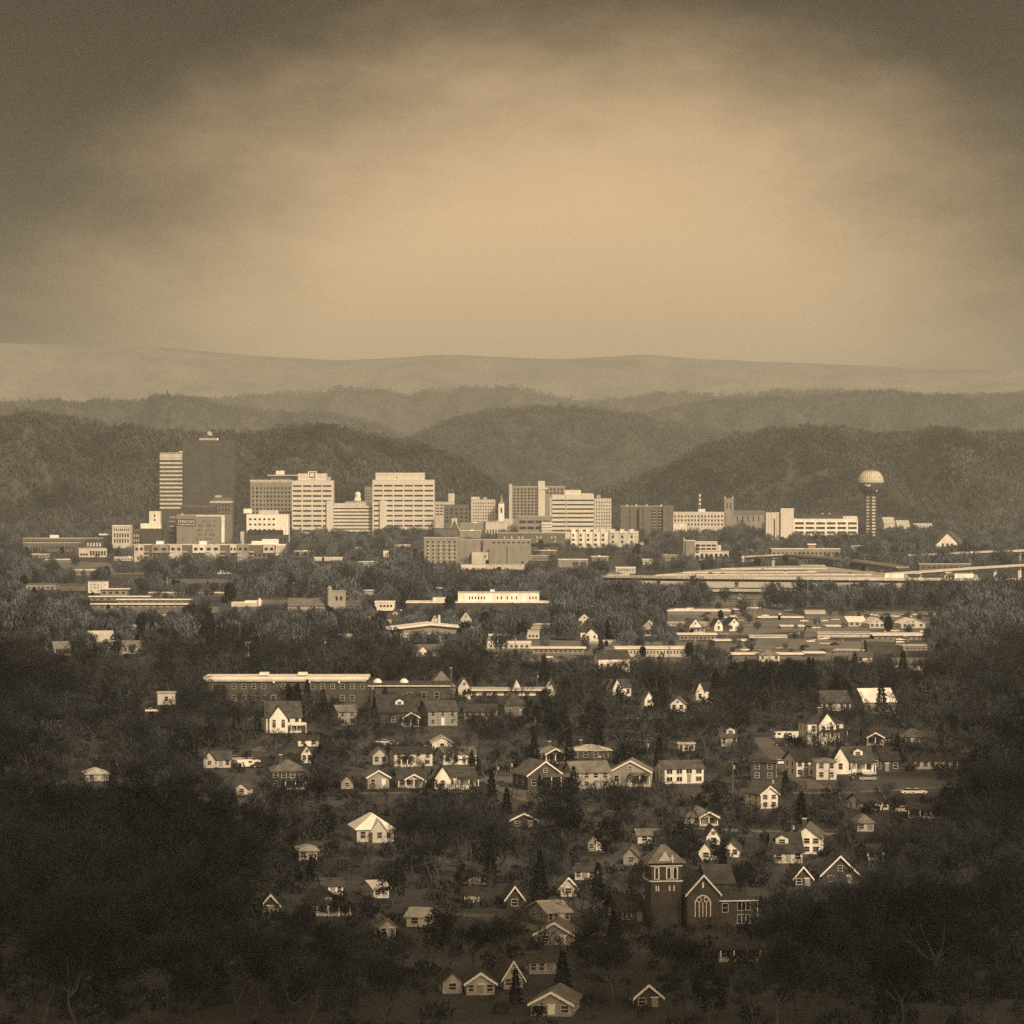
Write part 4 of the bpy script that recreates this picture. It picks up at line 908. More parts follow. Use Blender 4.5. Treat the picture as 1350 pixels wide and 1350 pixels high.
b = Block('the corner mill', 'with rows of tall pale-framed windows', 104, 141, 723.5, 3650, 26, CREAM, 'mill', 'building', rot=14, group=DT, roof=RLIGHT)
b.wins(118, 140, 725.5, 733, 6, 1, .7, .8); b.wins(118, 140, 735, 743, 4, 1, .7, .7, MIDBRICK, 'panel'); b.wins(105, 116, 728, 740, 3, 2, .8, .5)
b = Block('the tan shed with twin low roofs', 'at the end of the old warehouses', 34, 74, 771, 2620, 24, GREYW, 'shed', 'shed', group=None, roof=RMID)
b.wins(36, 72, 773, 777, 6, 1, .5, .6); b.part('loading_canopy', RWHITE, 48, 67, 781, 782.6, -4, -.02)
b = Block('the peaked brown shed', 'with white loading bays', 80, 114, 772, 2600, 26, MIDBRICK, 'shed', 'shed', roof=RMID)
b.wins(85, 112, 776, 784, 4, 1, .6, .9, CREAM, 'loading_door'); b.wins(82, 104, 787, 789, 8, 1, .5, .8)
b = Block('the white cube building', 'with a few scattered windows before the long sheds', 116, 143, 766.5, 2550, 18, CREAM, 'white_building', 'building', rot=6, roof=RMID)
b.wins(118, 141, 769, 781, 5, 3, .3, .4, skip=.35)
b = Block('the brick terrace by the billboard', 'with small pale windows', 221, 304, 765, 2780, 18, MIDBRICK, 'brick_terrace', 'building', roof=RMID)
b.wins(223, 303, 767, 776, 16, 1, .5, .5, SMOKED); b.wins(223, 303, 773, 778, 10, 1, .4, .6, CREAM, skip=.4)
b = Block('the dark brick garage block', 'between the corner mill and the billboard', 148, 190, 757, 2900, 20, BRICK, roof=RMID)
b.wins(152, 168, 761, 765, 5, 1, .6, .6, CREAM); b.part('sign_board', CREAM, 157, 164, 767, 769, -.3, -.01)
SH = 'long white-roofed sheds'
for q, (x0, x1, y, d, ex) in enumerate(((132, 168, 777, 2440, 'shortest of the sheds, with a tilted roof'), (119, 196, 787, 2400, 'longest roof of the back row of sheds'), (155, 250, 791, 2360, 'middle row shed reaching towards the brick terrace'), (115, 245, 797, 2270, 'front shed with a long blank dark wall'))):
    b = Block('white-roofed shed', '', x0, x1, y, d, 9, MIDBRICK if q == 3 else TAN, 'shed', 'shed', group=SH, roof=RWHITE, over=1.2, lab='long white-roofed shed, ' + ex)
    n_ = int((x1 - x0) / 9)
    b.wins(x0 + 1, x1 - 1, y + 2, min(gy(d) - .5, y + 7), n_, 1, .5, .6, GALV if q == 3 else GLASS, 'loading_door')
    SEEN[-1] = ('the ' + ['shortest', 'back', 'middle', 'front'][q] + ' white-roofed shed',) + SEEN[-1][1:]
b = Block('the white depot with a broken roofline', 'between the long sheds and the stone church', 305, 343, 795.5, 2290, 18, CREAM, 'depot', 'depot', roof=RWHITE)
b.part('raised_roof', RWHITE, 322, 344, 792.4, 794.9, 2, 17); b.part('gatepost', WHITE, 341, 344, 789, None, -1.2, -.02); b.wins(306, 340, 798, 802, 6, 1, .5, .7)
b = Block('the dark mill behind the stone church', 'with a long unbroken wall', 344, 402, 790, 2330, 20, MIDBRICK, 'mill', 'building', roof=RDARK)
b.wins(346, 400, 793, 800, 10, 1, .4, .6, SMOKED)
# --- condo row
b = Block('the long row of modern apartments', 'with alternating pale and dark bays', 175, 376, 718.5, 3420, 26, MIDBRICK, 'apartment_block', 'apartment block', roof=RWHITE, group=DT)
xs = [(177, 190), (200, 222), (224, 240), (254, 270), (270, 290), (303, 312), (313, 328), (347, 362), (364, 376)]
for i, (a, c) in enumerate(xs):
    m_ = (CREAM, GREYW, CREAM, WHITE, CREAM)[i % 5]
    b.part('bay', m_, a, c, 717.6, 729 if i % 2 else 741, -1.3, -.02)
    b.part('window', GLASS, a + (c - a) * .12, a + (c - a) * .40, 722, 725.6, -1.42, -1.31); b.part('window', GLASS, a + (c - a) * .60, a + (c - a) * .88, 722, 725.6, -1.42, -1.31)
    for k in range(3): b.part('balcony', CREAM, c + .4, min(c + 7, 375), 727 + k * 5, 728.2 + k * 5, -1.8, -.02)
b.wins(178, 374, 729, 741, 34, 2, .5, .5, skip=.25)
for a, c in ((262, 271), (331, 345), (345, 366), (205, 214)): b.part('roof_plant', RWHITE, a, c, 713.5 if a != 345 else 711, 717.9, 6, 18)
b.part('corner_bay', CREAM, 366, 376.4, 719, None, -2, -1.35)
b = Block('the dark slate-roofed block', 'between apartments and the white three-storey office', 318, 379, 706, 4150, 24, BRICK, group=DT, roof=RMID)
b.wins(320, 378, 708, 716, 12, 1, .5, .6); b.part('stepped_gable', CREAM, 317, 322, 701, None, -.6, -.02); b.part('mansard', RDARK, 326, 372, 699, 705.3, 3, 20)
b = Block('the small pale works', 'in the hollow past the end of the apartments', 414, 455, 735.5, 3500, 18, CREAM, group=None, roof=RWHITE)
b.wins(415, 436, 739, 743.5, 6, 1, .5, .7); b.part('annexe', TAN, 437, 459, 738, None, -3, -.02)
# --- big brick warehouse
b = Block('the big brick warehouse', 'with six columns of windows on its end wall', 559, 605, 709.5, 3320, 30, TAN, 'warehouse', 'warehouse', group=None, roof=RLIGHT)
b.wins(560.5, 603, 712, 743, 6, 6, .30, .5); b.wins(561, 601, 715, 744, 5, 6, .28, .28, CREAM, 'sill_panel')
b = Block('the stepped brick works', 'built against the big brick warehouse', 605.4, 700, 712, 3370, 26, TAN, 'brick_works', 'factory', roof=RLIGHT)
b.part('loading_tower', CREAM, 622, 644, 728, None, -6, -.02); b.part('middle_block', TAN, 645, 668, 723, None, -7, -.02); b.part('end_block', TAN, 669, 700, 720, None, -8, -.02)
b.part('dark_joint', STEEL, 634, 637, 713, 727, -.4, -.02); b.part('opening', GLASS, 639, 640.8, 732, 734.6, -6.2, -6.02); b.wins(648, 700, 713.5, 717, 8, 1, .5, .6)
b = Block('the long pale depot wall', 'in front of the stepped brick works', 607, 692, 745, 3180, 16, CREAM, 'depot', 'depot', roof=RLIGHT)
b.wins(609, 690, 747, 751, 20, 1, .3, .8, TAN, 'pilaster')
b = Block('the low roofed hall', 'by the grey lots behind the tree belt', 736, 775, 738, 3250, 18, TAN, 'hall', 'hall', roof=RWHITE)
b.wins(754, 774, 740, 748, 2, 1, .8, .85, SMOKED, 'loading_door')
b = Block('the small pale peaked shed', 'at the near end of the long concrete deck', 800, 822, 757, 2900, 14, CREAM, 'shed', 'shed', roof=RMID, rot=8)
b.part('ridge_box', RMID, 803, 819, 754.5, 756.3, 3, 11)
b = Block('the long flat pale hall', 'beside the freeway, above the tree belt', 812, 838, 748.6, 3050, 16, CREAM, 'hall', 'hall', roof=RWHITE)
b.wins(814, 836, 750, 753, 6, 1, .5, .6)
# --- stone church with a square tower
d = 2050; s_ = d / F; zb = gy(d); t = thing('church', 'the pale stone church with twin belfry openings in a square tower', 'church', (wx(427, d), d, 0))
X = lambda p: (p - 427) * s_
Zp = lambda p: (zb - p) * s_
STONE = mat('pale_limestone', (.30, .305, .31), var=.2, scale=.35)
MB().box(X(379), X(432), 2, 16, 0, Zp(799)).build('nave_wall', STONE, t); MB().box(X(455.4), X(475), 2, 16, 0, Zp(799)).build('side_wall', STONE, t)
MB().prism_x([(1.4, Zp(799) + .02), (16.6, Zp(799) + .02), (9, Zp(799) + 4)], X(379), X(432)).build('roof', RMID, t)
MB().prism_x([(1.4, Zp(799) + .02), (16.6, Zp(799) + .02), (9, Zp(799) + 3)], X(455.4), X(475)).build('roof', RMID, t)
tw = MB().box(X(433), X(455.3), -1, 8, 0, Zp(780)).build('tower', STONE, t)
MB().box(X(432.6), X(455.8), -1.25, 8.2, Zp(780) + .01, Zp(778.6)).build('parapet', STONE, tw)
tu = MB().lathe([(1.3, 0), (1.3, Zp(776))], 8).build('turret', STONE, tw, (X(434.6), -.6, 0)); MB().lathe([(1.6, Zp(776) + .02), (.1, Zp(771.5))], 8).build('turret_cap', STONE, tu)
for x in (442.6, 448.6): MB().box(X(x), X(x + 2.6), -1.15, -.9, Zp(791.5), Zp(786)).build('belfry_opening', GLASS, tw)
for x in (384, 394, 404, 414, 424): MB().box(X(x), X(x + 3), 1.85, 2.1, 1.5, 6.5).build('window', GLASS, t)
SEEN.append(('the pale stone church', 379, 475, 772, 812, d, 16, .08))
# --- long white industrial hall, gym
b = Block('the long dark works with a white upper storey', 'stretched across the tree belt', 536, 728, 795, 2180, 30, BRICK, 'works', 'factory', roof=RWHITE, over=.6)
u = b.part('clerestory', WHITE, 603.5, 711, 782, 794.0, 8, 26)
b.part('clerestory_roof', RLIGHT, 603, 711.6, 781.3, 781.95, 7.6, 26.4, u); b.part('lift_head', WHITE, 646, 652, 778.2, 781.2, 12, 18, u); b.part('annexe', CREAM, 570, 592, 788.6, 794.2, 10, 20)
for x in list(range(618, 640, 4)) + [655, 660, 668, 674, 680, 698, 702, 706]: b.part('window', GLASS, x, x + 1.6, 787, 790.6, 7.85, 8.1, u)
b.wins(540, 726, 797.5, 801, 24, 1, .6, .5, SMOKED)
b = Block('the pale shop with a sloping canopy', 'by the stone church', 494, 520, 794, 2180, 14, CREAM, 'shop', 'shop', roof=RWHITE)
b.wins(500, 518, 797, 801, 4, 1, .6, .7); b.part('canopy', RWHITE, 486, 530, 803.6, 804.6, -5, -.02)
d = 1780; s_ = d / F; zb = gy(d); t = thing('gymnasium', 'the gymnasium with a wide shallow white roof and panelled wall', 'gymnasium', (wx(563, d), d, 0), RAD(6))
X = lambda p: (p - 563) * s_
Zp = lambda p: (zb - p) * s_
MB().prism_y([(X(508), 0), (X(622), 0), (X(622), Zp(829)), (X(568), Zp(824.5)), (X(508), Zp(831))], 0, 24).build('wall', TAN, t)
MB().prism_y([(X(502), Zp(831.6)), (X(568), Zp(824.3)), (X(626), Zp(829.6)), (X(626), Zp(828)), (X(568), Zp(822)), (X(502), Zp(829.6))], -1.6, 25).build('roof', RWHITE, t)
for x0, x1 in ((527, 560), (563, 569), (572, 590)): MB().box(X(x0), X(x1), -.12, .1, Zp(846), Zp(835)).build('panel', CREAM, t)
MB().box(X(530), X(600), -.25, -.13, Zp(837.4), Zp(836.4)).build('transom', STEEL, t); MB().box(X(580), X(583), 10, 12, Zp(824), Zp(812)).build('chimney', CREAM, t)
SEEN.append(('the gymnasium', 505, 626, 820, 848, d, 24, .15))
# --- the school
b = Block('the long brick school', 'under a bright flat roof above the houses', 272, 482, 896, 1290, 18, BRICK, 'school', 'school', roof=RWHITE, over=.9, rt=.9, reg=.10)
b.part('cornice', CREAM, 271, 483, 896.6, 898.2, -.7, -.03)
for x in list(range(280, 480, 13)):
    for y in (902, 917, 930):
        if R.random() < .82 and gy(1290) - y - 6 > 0: window(b.root, b.X(x + 2.5), 0, b.Z(y + 6), 1.3, 1.6 if y < 930 else .8, 0, 'sash')
b.part('roof_hatch', RWHITE, 341, 353, 887.5, 891, 4, 9); b.part('roof_hatch', RWHITE, 392, 404, 887.5, 891, 4, 9)
b.part('end_wing', BRICK, 254, 271.6, 903, None, 6, 18); b.part('wing_roof', RMID, 253, 271.8, 901.4, 902.8, 5, 19)
for x in (360, 407, 446): b.part('bracket', TRIM, x, x + 2.4, 897.6, 900.4, -.9, -.72)
b = Block('the low school wing', 'with two white domed skylights on its dark roof', 483, 594, 904, 1330, 18, BRICK, 'school_wing', 'school', roof=RDARK, rt=.8, over=.5, reg=.12)
b.part('eave', TRIM, 482, 594, 903.6, 904.8, -.75, -.55)
for x in (540, 559, 576): window(b.root, b.X(x), 0, b.Z(921), 1.5, 2.2, 0, 'sash')
for x in (497, 532): MB().lathe([(1.6, 0), (1.5, .6), (.9, 1.2), (.1, 1.5)], 12).build('skylight', RWHITE, b.root, (b.X(x), 5, b.Z(904) + .82))
b = Block('the white motel row', 'with a long pale roof edge beneath wooded slopes', 594, 729, 910, 1370, 12, TAN, 'motel', 'motel', roof=RLIGHT, over=1.2, reg=.12)
b.part('eave', TRIM, 594, 729, 909.2, 910.4, -1.6, -1.3)
for i in range(9): b.part('panel', WHITE, 600 + i * 14, 608 + i * 14, 912, 919, -.10, -.01); b.part('door', STEEL, 609 + i * 14, 611.4 + i * 14, 912.4, 919.6, -.10, -.01)
MB().lathe([(1.5, 0), (1.1, 1.0), (.1, 3.0)], 8).build('roof_lantern', CREAM, b.root, (b.X(681), 5, b.Z(910) + .52))
# --- yards on the right
YD = 'sheds and workshops round the yards'
b = Block('the warehouse with three open bays', 'facing the pale yard', 1078, 1148, 836, 1840, 22, CREAM, 'warehouse', 'warehouse', roof=RLIGHT, group=YD, over=.5, rot=-3)
b.part('bay_hood', CREAM, 1096, 1147, 838.5, 840, -2, -.02); b.wins(1098, 1136, 840.5, 848, 3, 1, .6, .95, GLASS, 'loading_door'); b.part('ridge', RDARK, 1100, 1148, 834.6, 835.2, 9, 13)
b = Block('the low white hall', 'next to the warehouse with three open bays', 1153, 1219, 838, 1830, 24, TAN, 'hall', 'hall', roof=RWHITE, group=YD, over=1)
b.part('sign_board', CREAM, 1190, 1196, 836, 838.8, -1.6, -1.2); b.wins(1156, 1216, 840, 843, 8, 1, .4, .7, SMOKED)
b = Block('the dark-walled shed', 'with a pale roof line in front of the low white hall', 1143, 1180, 846, 1690, 16, BRICK, 'shed', 'shed', roof=RMID, group=YD)
b.wins(1146, 1178, 849, 853, 4, 1, .4, .6, SMOKED)
for q, (x0, x1, yw, yr, yb, ex) in enumerate(((1113, 1142, 820, 813, 826, 'nearest the light truck body'), (1141, 1166, 822, 815, 828, 'with two square openings'), (1182, 1220, 822, 816, 828, 'beside the tall pole'))):
    house(('the pale gabled shed nearest the light truck body', 'the broad gabled shed', 'the gabled shed beside the tall pole')[q], ('', 'with two square openings', '')[q], x0, x1, yb, yw, yr, 16, 'y' if q else 'x', 8, CREAM, RWHITE, (3, 1), name='shed', cat='shed', group=YD, door=False, side=False, ww=1.5,
          lab=('the pale gabled shed behind the warehouse with three open bays', 'the broad gabled shed with a dark tree at its end', 'the gabled shed furthest along the row by the wooded bank')[q])
b = Block('the boxy pale store', 'at the corner of the wooded bank', 1061, 1088, 806, 2170, 12, CREAM, 'store', 'shed', roof=RLIGHT, group=YD)
b.wins(1063, 1086, 808, 811, 6, 1, .25, .7, TAN, 'rib')
b = Block('the bright-roofed shed row', 'under trees beside the boxy pale store', 1001, 1058, 814.5, 2090, 12, TAN, 'shed', 'shed', roof=RWHITE, group=YD, over=.8)
b.wins(1003, 1056, 816.4, 819, 10, 1, .5, .7, SMOKED)
b = Block('the long pale workshop', 'with a row of small windows in the yards', 988, 1038, 839, 1850, 12, CREAM, 'workshop', 'workshop', roof=RLIGHT, group=YD)
b.wins(1000, 1014, 840.4, 845, 5, 1, .5, .8); b.wins(1016, 1036, 841, 843, 3, 1, .6, .7)
b = Block('the flat white workshop', 'behind the steep dark oak', 895, 944, 837, 1830, 14, TAN, 'workshop', 'workshop', roof=RWHITE, group=YD, over=.8)
b.wins(897, 942, 839, 842.6, 9, 1, .5, .7)
b = Block('the wide white-roofed workshop', 'under the gambrel roof house', 812, 902, 855.5, 1660, 18, CREAM, 'workshop', 'workshop', roof=RWHITE, group=YD, over=.6)
b.wins(830, 900, 857.6, 862, 16, 1, .45, .8, SMOKED)
b = Block('the pale block workshop', 'beside the pole at the lots', 694, 711, 833, 1840, 14, CREAM, 'workshop', 'workshop', roof=RLIGHT, group=YD)
b.wins(696, 710, 836, 841, 3, 1, .5, .6)
b = Block('the flat-roofed garage row', 'in the pale lots below the tree belt', 642, 700, 848, 1740, 14, CREAM, 'garage_row', 'garage', roof=RWHITE, group=YD)
b.wins(644, 698, 850, 854, 8, 1, .5, .8, SMOKED, 'loading_door')
b = Block('the long white-edged garage', 'just past the flat-roofed garage row', 702, 770, 855, 1690, 10, TAN, 'garage', 'garage', roof=RWHITE, group=YD, over=1)
b.wins(704, 768, 857, 860, 10, 1, .5, .8, SMOKED, 'loading_door')
b = Block('the brick strip building', 'with a bright roof line above the evergreens', 966, 1058, 863, 1640, 12, MIDBRICK, 'strip_building', 'building', roof=RWHITE, group=YD, over=.6)
b.wins(968, 1056, 865, 868.6, 12, 1, .5, .7, SMOKED)
b = Block('the small brick store', 'at the end of the brick strip building', 1060, 1088, 861.5, 1660, 12, BRICK, 'store', 'shop', roof=RWHITE, group=YD)
b.wins(1062, 1086, 863.4, 868, 4, 1, .5, .6, SMOKED)
b = Block('the great pale-roofed hall', 'beyond the white gable with a dark verandah', 880, 962, 806, 2170, 26, TAN, 'hall', 'hall', roof=RWHITE, group=YD, over=.8)
b.wins(884, 960, 809, 812, 14, 1, .4, .6, SMOKED); b.part('ridge_vent', RWHITE, 890, 910, 803.4, 805.0, 9, 14)
b = Block('the pale freight box building', 'standing over the long concrete deck', 1056, 1088, 746, 2990, 20, CONC, 'freight_building', 'building', roof=RLIGHT, group=None)
b.wins(1058, 1086, 750, 756, 5, 1, .12, .9, TAN, 'rib')
b = Block('the dark low store', 'under the ramp at the wooded edge', 1212, 1280, 744, 3000, 14, MIDBRICK, 'store', 'building', roof=RLIGHT, group=None)
b.wins(1214, 1278, 746, 750, 9, 1, .5, .6)
# --- the brick church close by
d = 672; s_ = d / F; zb = gy(d); t = thing('church', 'the dark brick church with a hip-roofed belfry and a traceried window', 'church', (wx(928, d), d, 0), RAD(9))
X = lambda p: (p - 928) * s_
Zp = lambda p: (zb - p) * s_
tw = MB().box(X(857), X(898), 0, 5.5, 0, Zp(1137)).build('tower', BRICK, t)
rf = roof_mb(X(898) - X(857), 5.5, Zp(1137), 'hip', Zp(1111) - Zp(1137) - .4, .75).build('tower_roof', RMID, tw, (X(877.5), 2.75, 0))
MB().box(X(855.5), X(899.5), -.22, 5.7, Zp(1161.5), Zp(1160)).build('string_course', TRIM, tw); MB().box(X(856), X(899), -.15, 5.65, Zp(1141.5), Zp(1140)).build('upper_course', TRIM, tw)
g = MB().prism_y([(X(866), Zp(1134)), (X(884), Zp(1134)), (X(875), Zp(1122))], -.65, -.2).build('belfry_gable', CREAM, tw)
for x0, x1 in ((861, 868), (877, 884.4), (885.6, 893)):
    fr = MB().box(X(x0), X(x1), -.14, .1, Zp(1158.5), Zp(1142.5)).build('louvre_frame', TRIM, tw)
    lo = MB(); xa, xb = X(x0) + .22, X(x1) - .22; z_ = Zp(1145)
    lo.prism_y([(xa, Zp(1157.5)), (xb, Zp(1157.5)), (xb, z_)] + [((xa + xb) / 2 + (xb - xa) / 2 * math.cos(RAD(a)), z_ + (xb - xa) / 2 * math.sin(RAD(a))) for a in (30, 60, 90, 120, 150)] + [(xa, z_)], -.20, -.13)
    lo.build('louvre', GLASS, fr)
for x in (863, 866, 881, 887): MB().box(X(x), X(x + 1.6), -.1, .1, Zp(1174), Zp(1167)).build('slit_window', TRIM, tw)
cr = MB().box(X(883.6), X(885), -.9, -.75, Zp(1136), Zp(1126)).build('cross', TRIM, tw); MB().box(X(881.8), X(886.8), -.9, -.75, Zp(1131), Zp(1129.6)).build('cross_arm', TRIM, cr)
nv = MB().prism_y([(X(901), 0), (X(944), 0), (X(944), Zp(1176)), (X(922), Zp(1153)), (X(901), Zp(1176))], -3, 16).build('nave', BRICK, t)
roof_mb(X(944) - X(901), 19, Zp(1176), 'y', Zp(1153) - Zp(1176), .4, .2).build('nave_roof', RDARK, nv, (X(922.5), 6.5, .03)); rake_trim(X(944) - X(901), 19, Zp(1176), Zp(1153) - Zp(1176), .4).build('rake_board', TRIM, nv, (X(922.5), 6.5, .04))
MB().box(X(921), X(923), -3.12, -2.9, Zp(1168), Zp(1161)).build('slit_window', TRIM, nv)
wz0, wzs = Zp(1206), Zp(1190); wr = (X(932) - X(911)) / 2; wc = X(921.5)
ar = [(wc + wr * math.cos(RAD(a)), wzs + wr * 1.15 * math.sin(RAD(a))) for a in range(0, 181, 15)]
gl = MB().prism_y([(wc - wr, wz0), (wc + wr, wz0)] + ar, -3.1, -2.95).build('great_window', SMOKED, nv)
trc = MB()
for i in range(12): trc.tube((ar[i][0], -3.16, ar[i][1]), (ar[i + 1][0], -3.16, ar[i + 1][1]), .13, .13, 5)
for q in (-.98, -.45, 0, .45, .98): trc.box(wc + wr * q - .07, wc + wr * q + .07, -3.22, -3.11, wz0, wzs + (0 if abs(q) > .9 else wr * .35))
for q in (-.45, .45):
    for a in range(0, 360, 45): trc.tube((wc + wr * q + .42 * math.cos(RAD(a)), -3.17, wzs + wr * .62 + .42 * math.sin(RAD(a))), (wc + wr * q + .42 * math.cos(RAD(a + 45)), -3.17, wzs + wr * .62 + .42 * math.sin(RAD(a + 45))), .08, .08, 5)
trc.build('tracery', TRIM, gl)
wg = MB().box(X(944.2), X(998), -1, 11, 0, Zp(1188)).build('wing', BRICK, t); MB().box(X(944.4), X(999), -1.3, 11.3, Zp(1188) + .01, Zp(1186.2)).build('wing_roof', RDARK, wg); MB().box(X(945), X(999.2), -1.42, -1.31, Zp(1188), Zp(1186.4)).build('gutter', TRIM, wg)
for x, y, w_, st in ((955, 1202, 1.0, 'sash'), (980, 1200, 2.2, 'grid'), (980, 1217, 2.2, 'grid')): window(wg, X(x), -1, Zp(y), w_, 1.5, 0, st)
MB().box(X(997.6), X(998.6), -1.2, -1.02, 0, Zp(1188)).build('downpipe', TRIM, wg)
pg = MB().prism_x([(8, Zp(1172)), (19, Zp(1172)), (13.5, Zp(1150))], X(944.5), X(985)).build('rear_roof', RDARK, t)
SEEN.append(('the dark brick church', 852, 1000, 1111, 1235, d, 16, .06))
# ------------------------------------------------------------------ low roofs between downtown, the freeway and the yards
LR = 'low roofs below downtown'
for k, (x0, x1, yt, d, dep, wl, rf, tx) in enumerate((
    (384, 412, 727, 3650, 14, TAN, RWHITE, 'the low pale roof just past the end of the modern apartments'),
    (462, 492, 722, 3900, 14, CREAM, RLIGHT, 'the low roof among trees below the long low striped wing'),
    (520, 546, 719, 3900, 14, TAN, RWHITE, 'the low roof among trees below the broad beige block'),
    (470, 500, 741, 3260, 12, CREAM, RWHITE, 'the white roof by the pale freeway wall'),
    (700, 728, 733, 3500, 16, TAN, RLIGHT, 'the grey roofed shop between the stepped brick works and the low roofed hall'),
    (706, 734, 726, 3750, 14, MIDBRICK, RWHITE, 'the white-edged shop below the long brown brick mill'),
    (780, 802, 734, 3500, 14, TAN, RWHITE, 'the pale shop under the white terrace'),
    (840, 862, 738, 3350, 14, CREAM, RWHITE, 'the bright roof under the dark brick apartment tower'),
    (870, 896, 732, 3500, 14, TAN, RLIGHT, 'the grey roof before the office with a blank end wall'),
    (968, 1004, 734, 3450, 16, CREAM, RWHITE, 'the white garage roofs just past the office with a blank end wall'),
    (976, 1010, 726, 3800, 14, TAN, RLIGHT, 'the low roof beneath the stone church with a square tower'),
    (868, 905, 690, 4750, 16, WHITE, RWHITE, 'the white hall at the foot of the long beige school'),
    (606, 640, 690, 4600, 18, TAN, RLIGHT, 'the tan block at the foot of the plain beige block'),
    (640, 668, 688, 4550, 18, CREAM, RLIGHT, 'the pale block in front of the church with a thin steeple'),
    (572, 600, 697, 4150, 14, MIDBRICK, RMID, 'the brown roofs directly behind the big brick warehouse'),
    (606, 634, 700, 4100, 16, TAN, RWHITE, 'the white-edged roof behind the stepped brick works'),
    (843, 872, 716, 4300, 12, CREAM, RWHITE, 'the pale annexe right under the dark brick apartment tower'),
    (1118, 1140, 720, 3900, 12, TAN, RLIGHT, 'the low roof among trees before the globe tower'),
    (150, 176, 735, 3500, 14, CREAM, RWHITE, 'the white roof between corner mill and modern apartments'),
    (60, 96, 738, 3480, 14, TAN, RWHITE, 'the bright roof in front of the arcaded warehouse'),
    (36, 60, 731, 3620, 14, GREYW, RWHITE, 'the pale roof under the end of the arcaded warehouse'),
    (96, 128, 752, 3000, 14, TAN, RWHITE, 'the bright roof in front of the corner mill'),
    (196, 238, 782, 2480, 12, TAN, RWHITE, 'the low pale roof behind the back shed, under the billboard'),
    (262, 300, 782, 2500, 12, MIDBRICK, RWHITE, 'the pale roof below the brick terrace'),
    (376, 398, 770, 2700, 12, CREAM, RLIGHT, 'the small pale roof behind the dark mill'),
    (480, 496, 779, 2400, 10, CREAM, RWHITE, 'the little white roof past the stone church tower'),
    (560, 590, 776, 2560, 12, TAN, RWHITE, 'the pale roof behind the long dark works'),
    (846, 880, 785, 2430, 12, CREAM, RWHITE, 'the bright roof in the tree belt before the great pale-roofed hall'),
    (982, 1004, 802, 2230, 10, TAN, RWHITE, 'the pale roof behind the bright-roofed shed row'),
    (1090, 1120, 803, 2280, 12, CREAM, RWHITE, 'the bright roof behind the packed car lot'),
    (1220, 1262, 812, 2150, 14, TAN, RLIGHT, 'the low grey roof under the far wooded bank'),
    (880, 930, 822, 2000, 14, CREAM, RLIGHT, 'the pale low roof in the open yard by the dark verandah'),
    (1030, 1060, 826, 1960, 12, TAN, RWHITE, 'the white roof between open yard and boxy pale store'),
    (1090, 1112, 826, 1990, 12, CREAM, RWHITE, 'the small white roof behind the open-bay warehouse'),
    (940, 985, 845, 1790, 12, MIDBRICK, RWHITE, 'the white-roofed brick shop past the flat white workshop'),
    (1100, 1138, 858, 1690, 12, TAN, RLIGHT, 'the grey roof in front of the open-bay warehouse'),
    (1190, 1230, 852, 1720, 12, GREYW, RLIGHT, 'the shaded roof past the dark-walled shed'),
    (772, 806, 846, 1790, 12, CREAM, RWHITE, 'the bright roof behind the wide white-roofed workshop'),
    (640, 672, 838, 1840, 10, TAN, RWHITE, 'the pale roof behind the flat-roofed garage row'),
    (700, 740, 824, 1960, 12, CREAM, RLIGHT, 'the low roof below the house facing downtown'),
    (440, 470, 838, 1860, 10, GREYW, RLIGHT, 'the grey roof in trees under the pale stone church'),
    (250, 286, 832, 1900, 12, TAN, RWHITE, 'the pale roof in trees below the white depot'),
    (160, 200, 826, 1950, 12, TAN, RLIGHT, 'the grey roof in trees below the front shed'))):
    b = Block(tx, '', x0, x1, yt, d, dep, wl, 'low_building', 'building', rot=R.uniform(-14, 14), roof=rf, group=LR, over=.5, lab=tx, reg=.3)
    hh = gy(d) - yt
    b.wins(x0 + 1, x1 - 1, yt + hh * .3, min(gy(d) - .4, yt + hh * .8), max(3, int((x1 - x0) / 4)), 1, .5, .6, SMOKED if k % 2 else GLASS)
    q = R.uniform(.15, .7); a = x0 + (x1 - x0) * q
    b.part('roof_unit', GALV if k % 3 else RWHITE, a, a + min(5, (x1 - x0) * .16), yt - 1.5, yt - .5 / b.s, dep * .3, dep * .55)
# ------------------------------------------------------------------ freeway
DECK = mat('pale_road_concrete', (.36, .37, .38), var=.14, scale=.03)
def deck_sheet(name, pix, z, label):
    """a raised road of concrete on solid fill: pix are photo pixels of its top outline"""
    pts = []
    for x, y in pix:
        d = (H - z) * F / (y - HY); pts.append((wx(x, d), d))
    a = sum(pts[i][0] * pts[(i + 1) % len(pts)][1] - pts[(i + 1) % len(pts)][0] * pts[i][1] for i in range(len(pts)))
    if a < 0: pts = pts[::-1]
    return tag(MB().prism_z(pts, 0.05, z).build(name, DECK), label, 'highway', None, 'structure')
deck_sheet('highway', [(838, 761), (900, 754), (960, 748.5), (1040, 745.5), (1090, 747), (1130, 752), (1180, 757), (1200, 760.6), (1000, 760.5)], 7.6, 'wide pale concrete interchange deck above the tree belt')
MARK = mat('road_line', (.10, .10, .10), var=.2)
def deck_strip(name, a, b, z, w_, m, label):
    P = []
    for x, y in (a, b):
        d = (H - z) * F / (y - HY); P.append((wx(x, d), d))
    (xa, ya), (xb, yb_) = P
    return tag(MB().prism_z([(xa, ya), (xb, yb_), (xb, yb_ + w_), (xa, ya + w_)] if xb > xa else [(xb, yb_), (xa, ya), (xa, ya + w_), (xb, yb_ + w_)], z - .5, z).build(name, m), label, 'highway', None, 'structure')
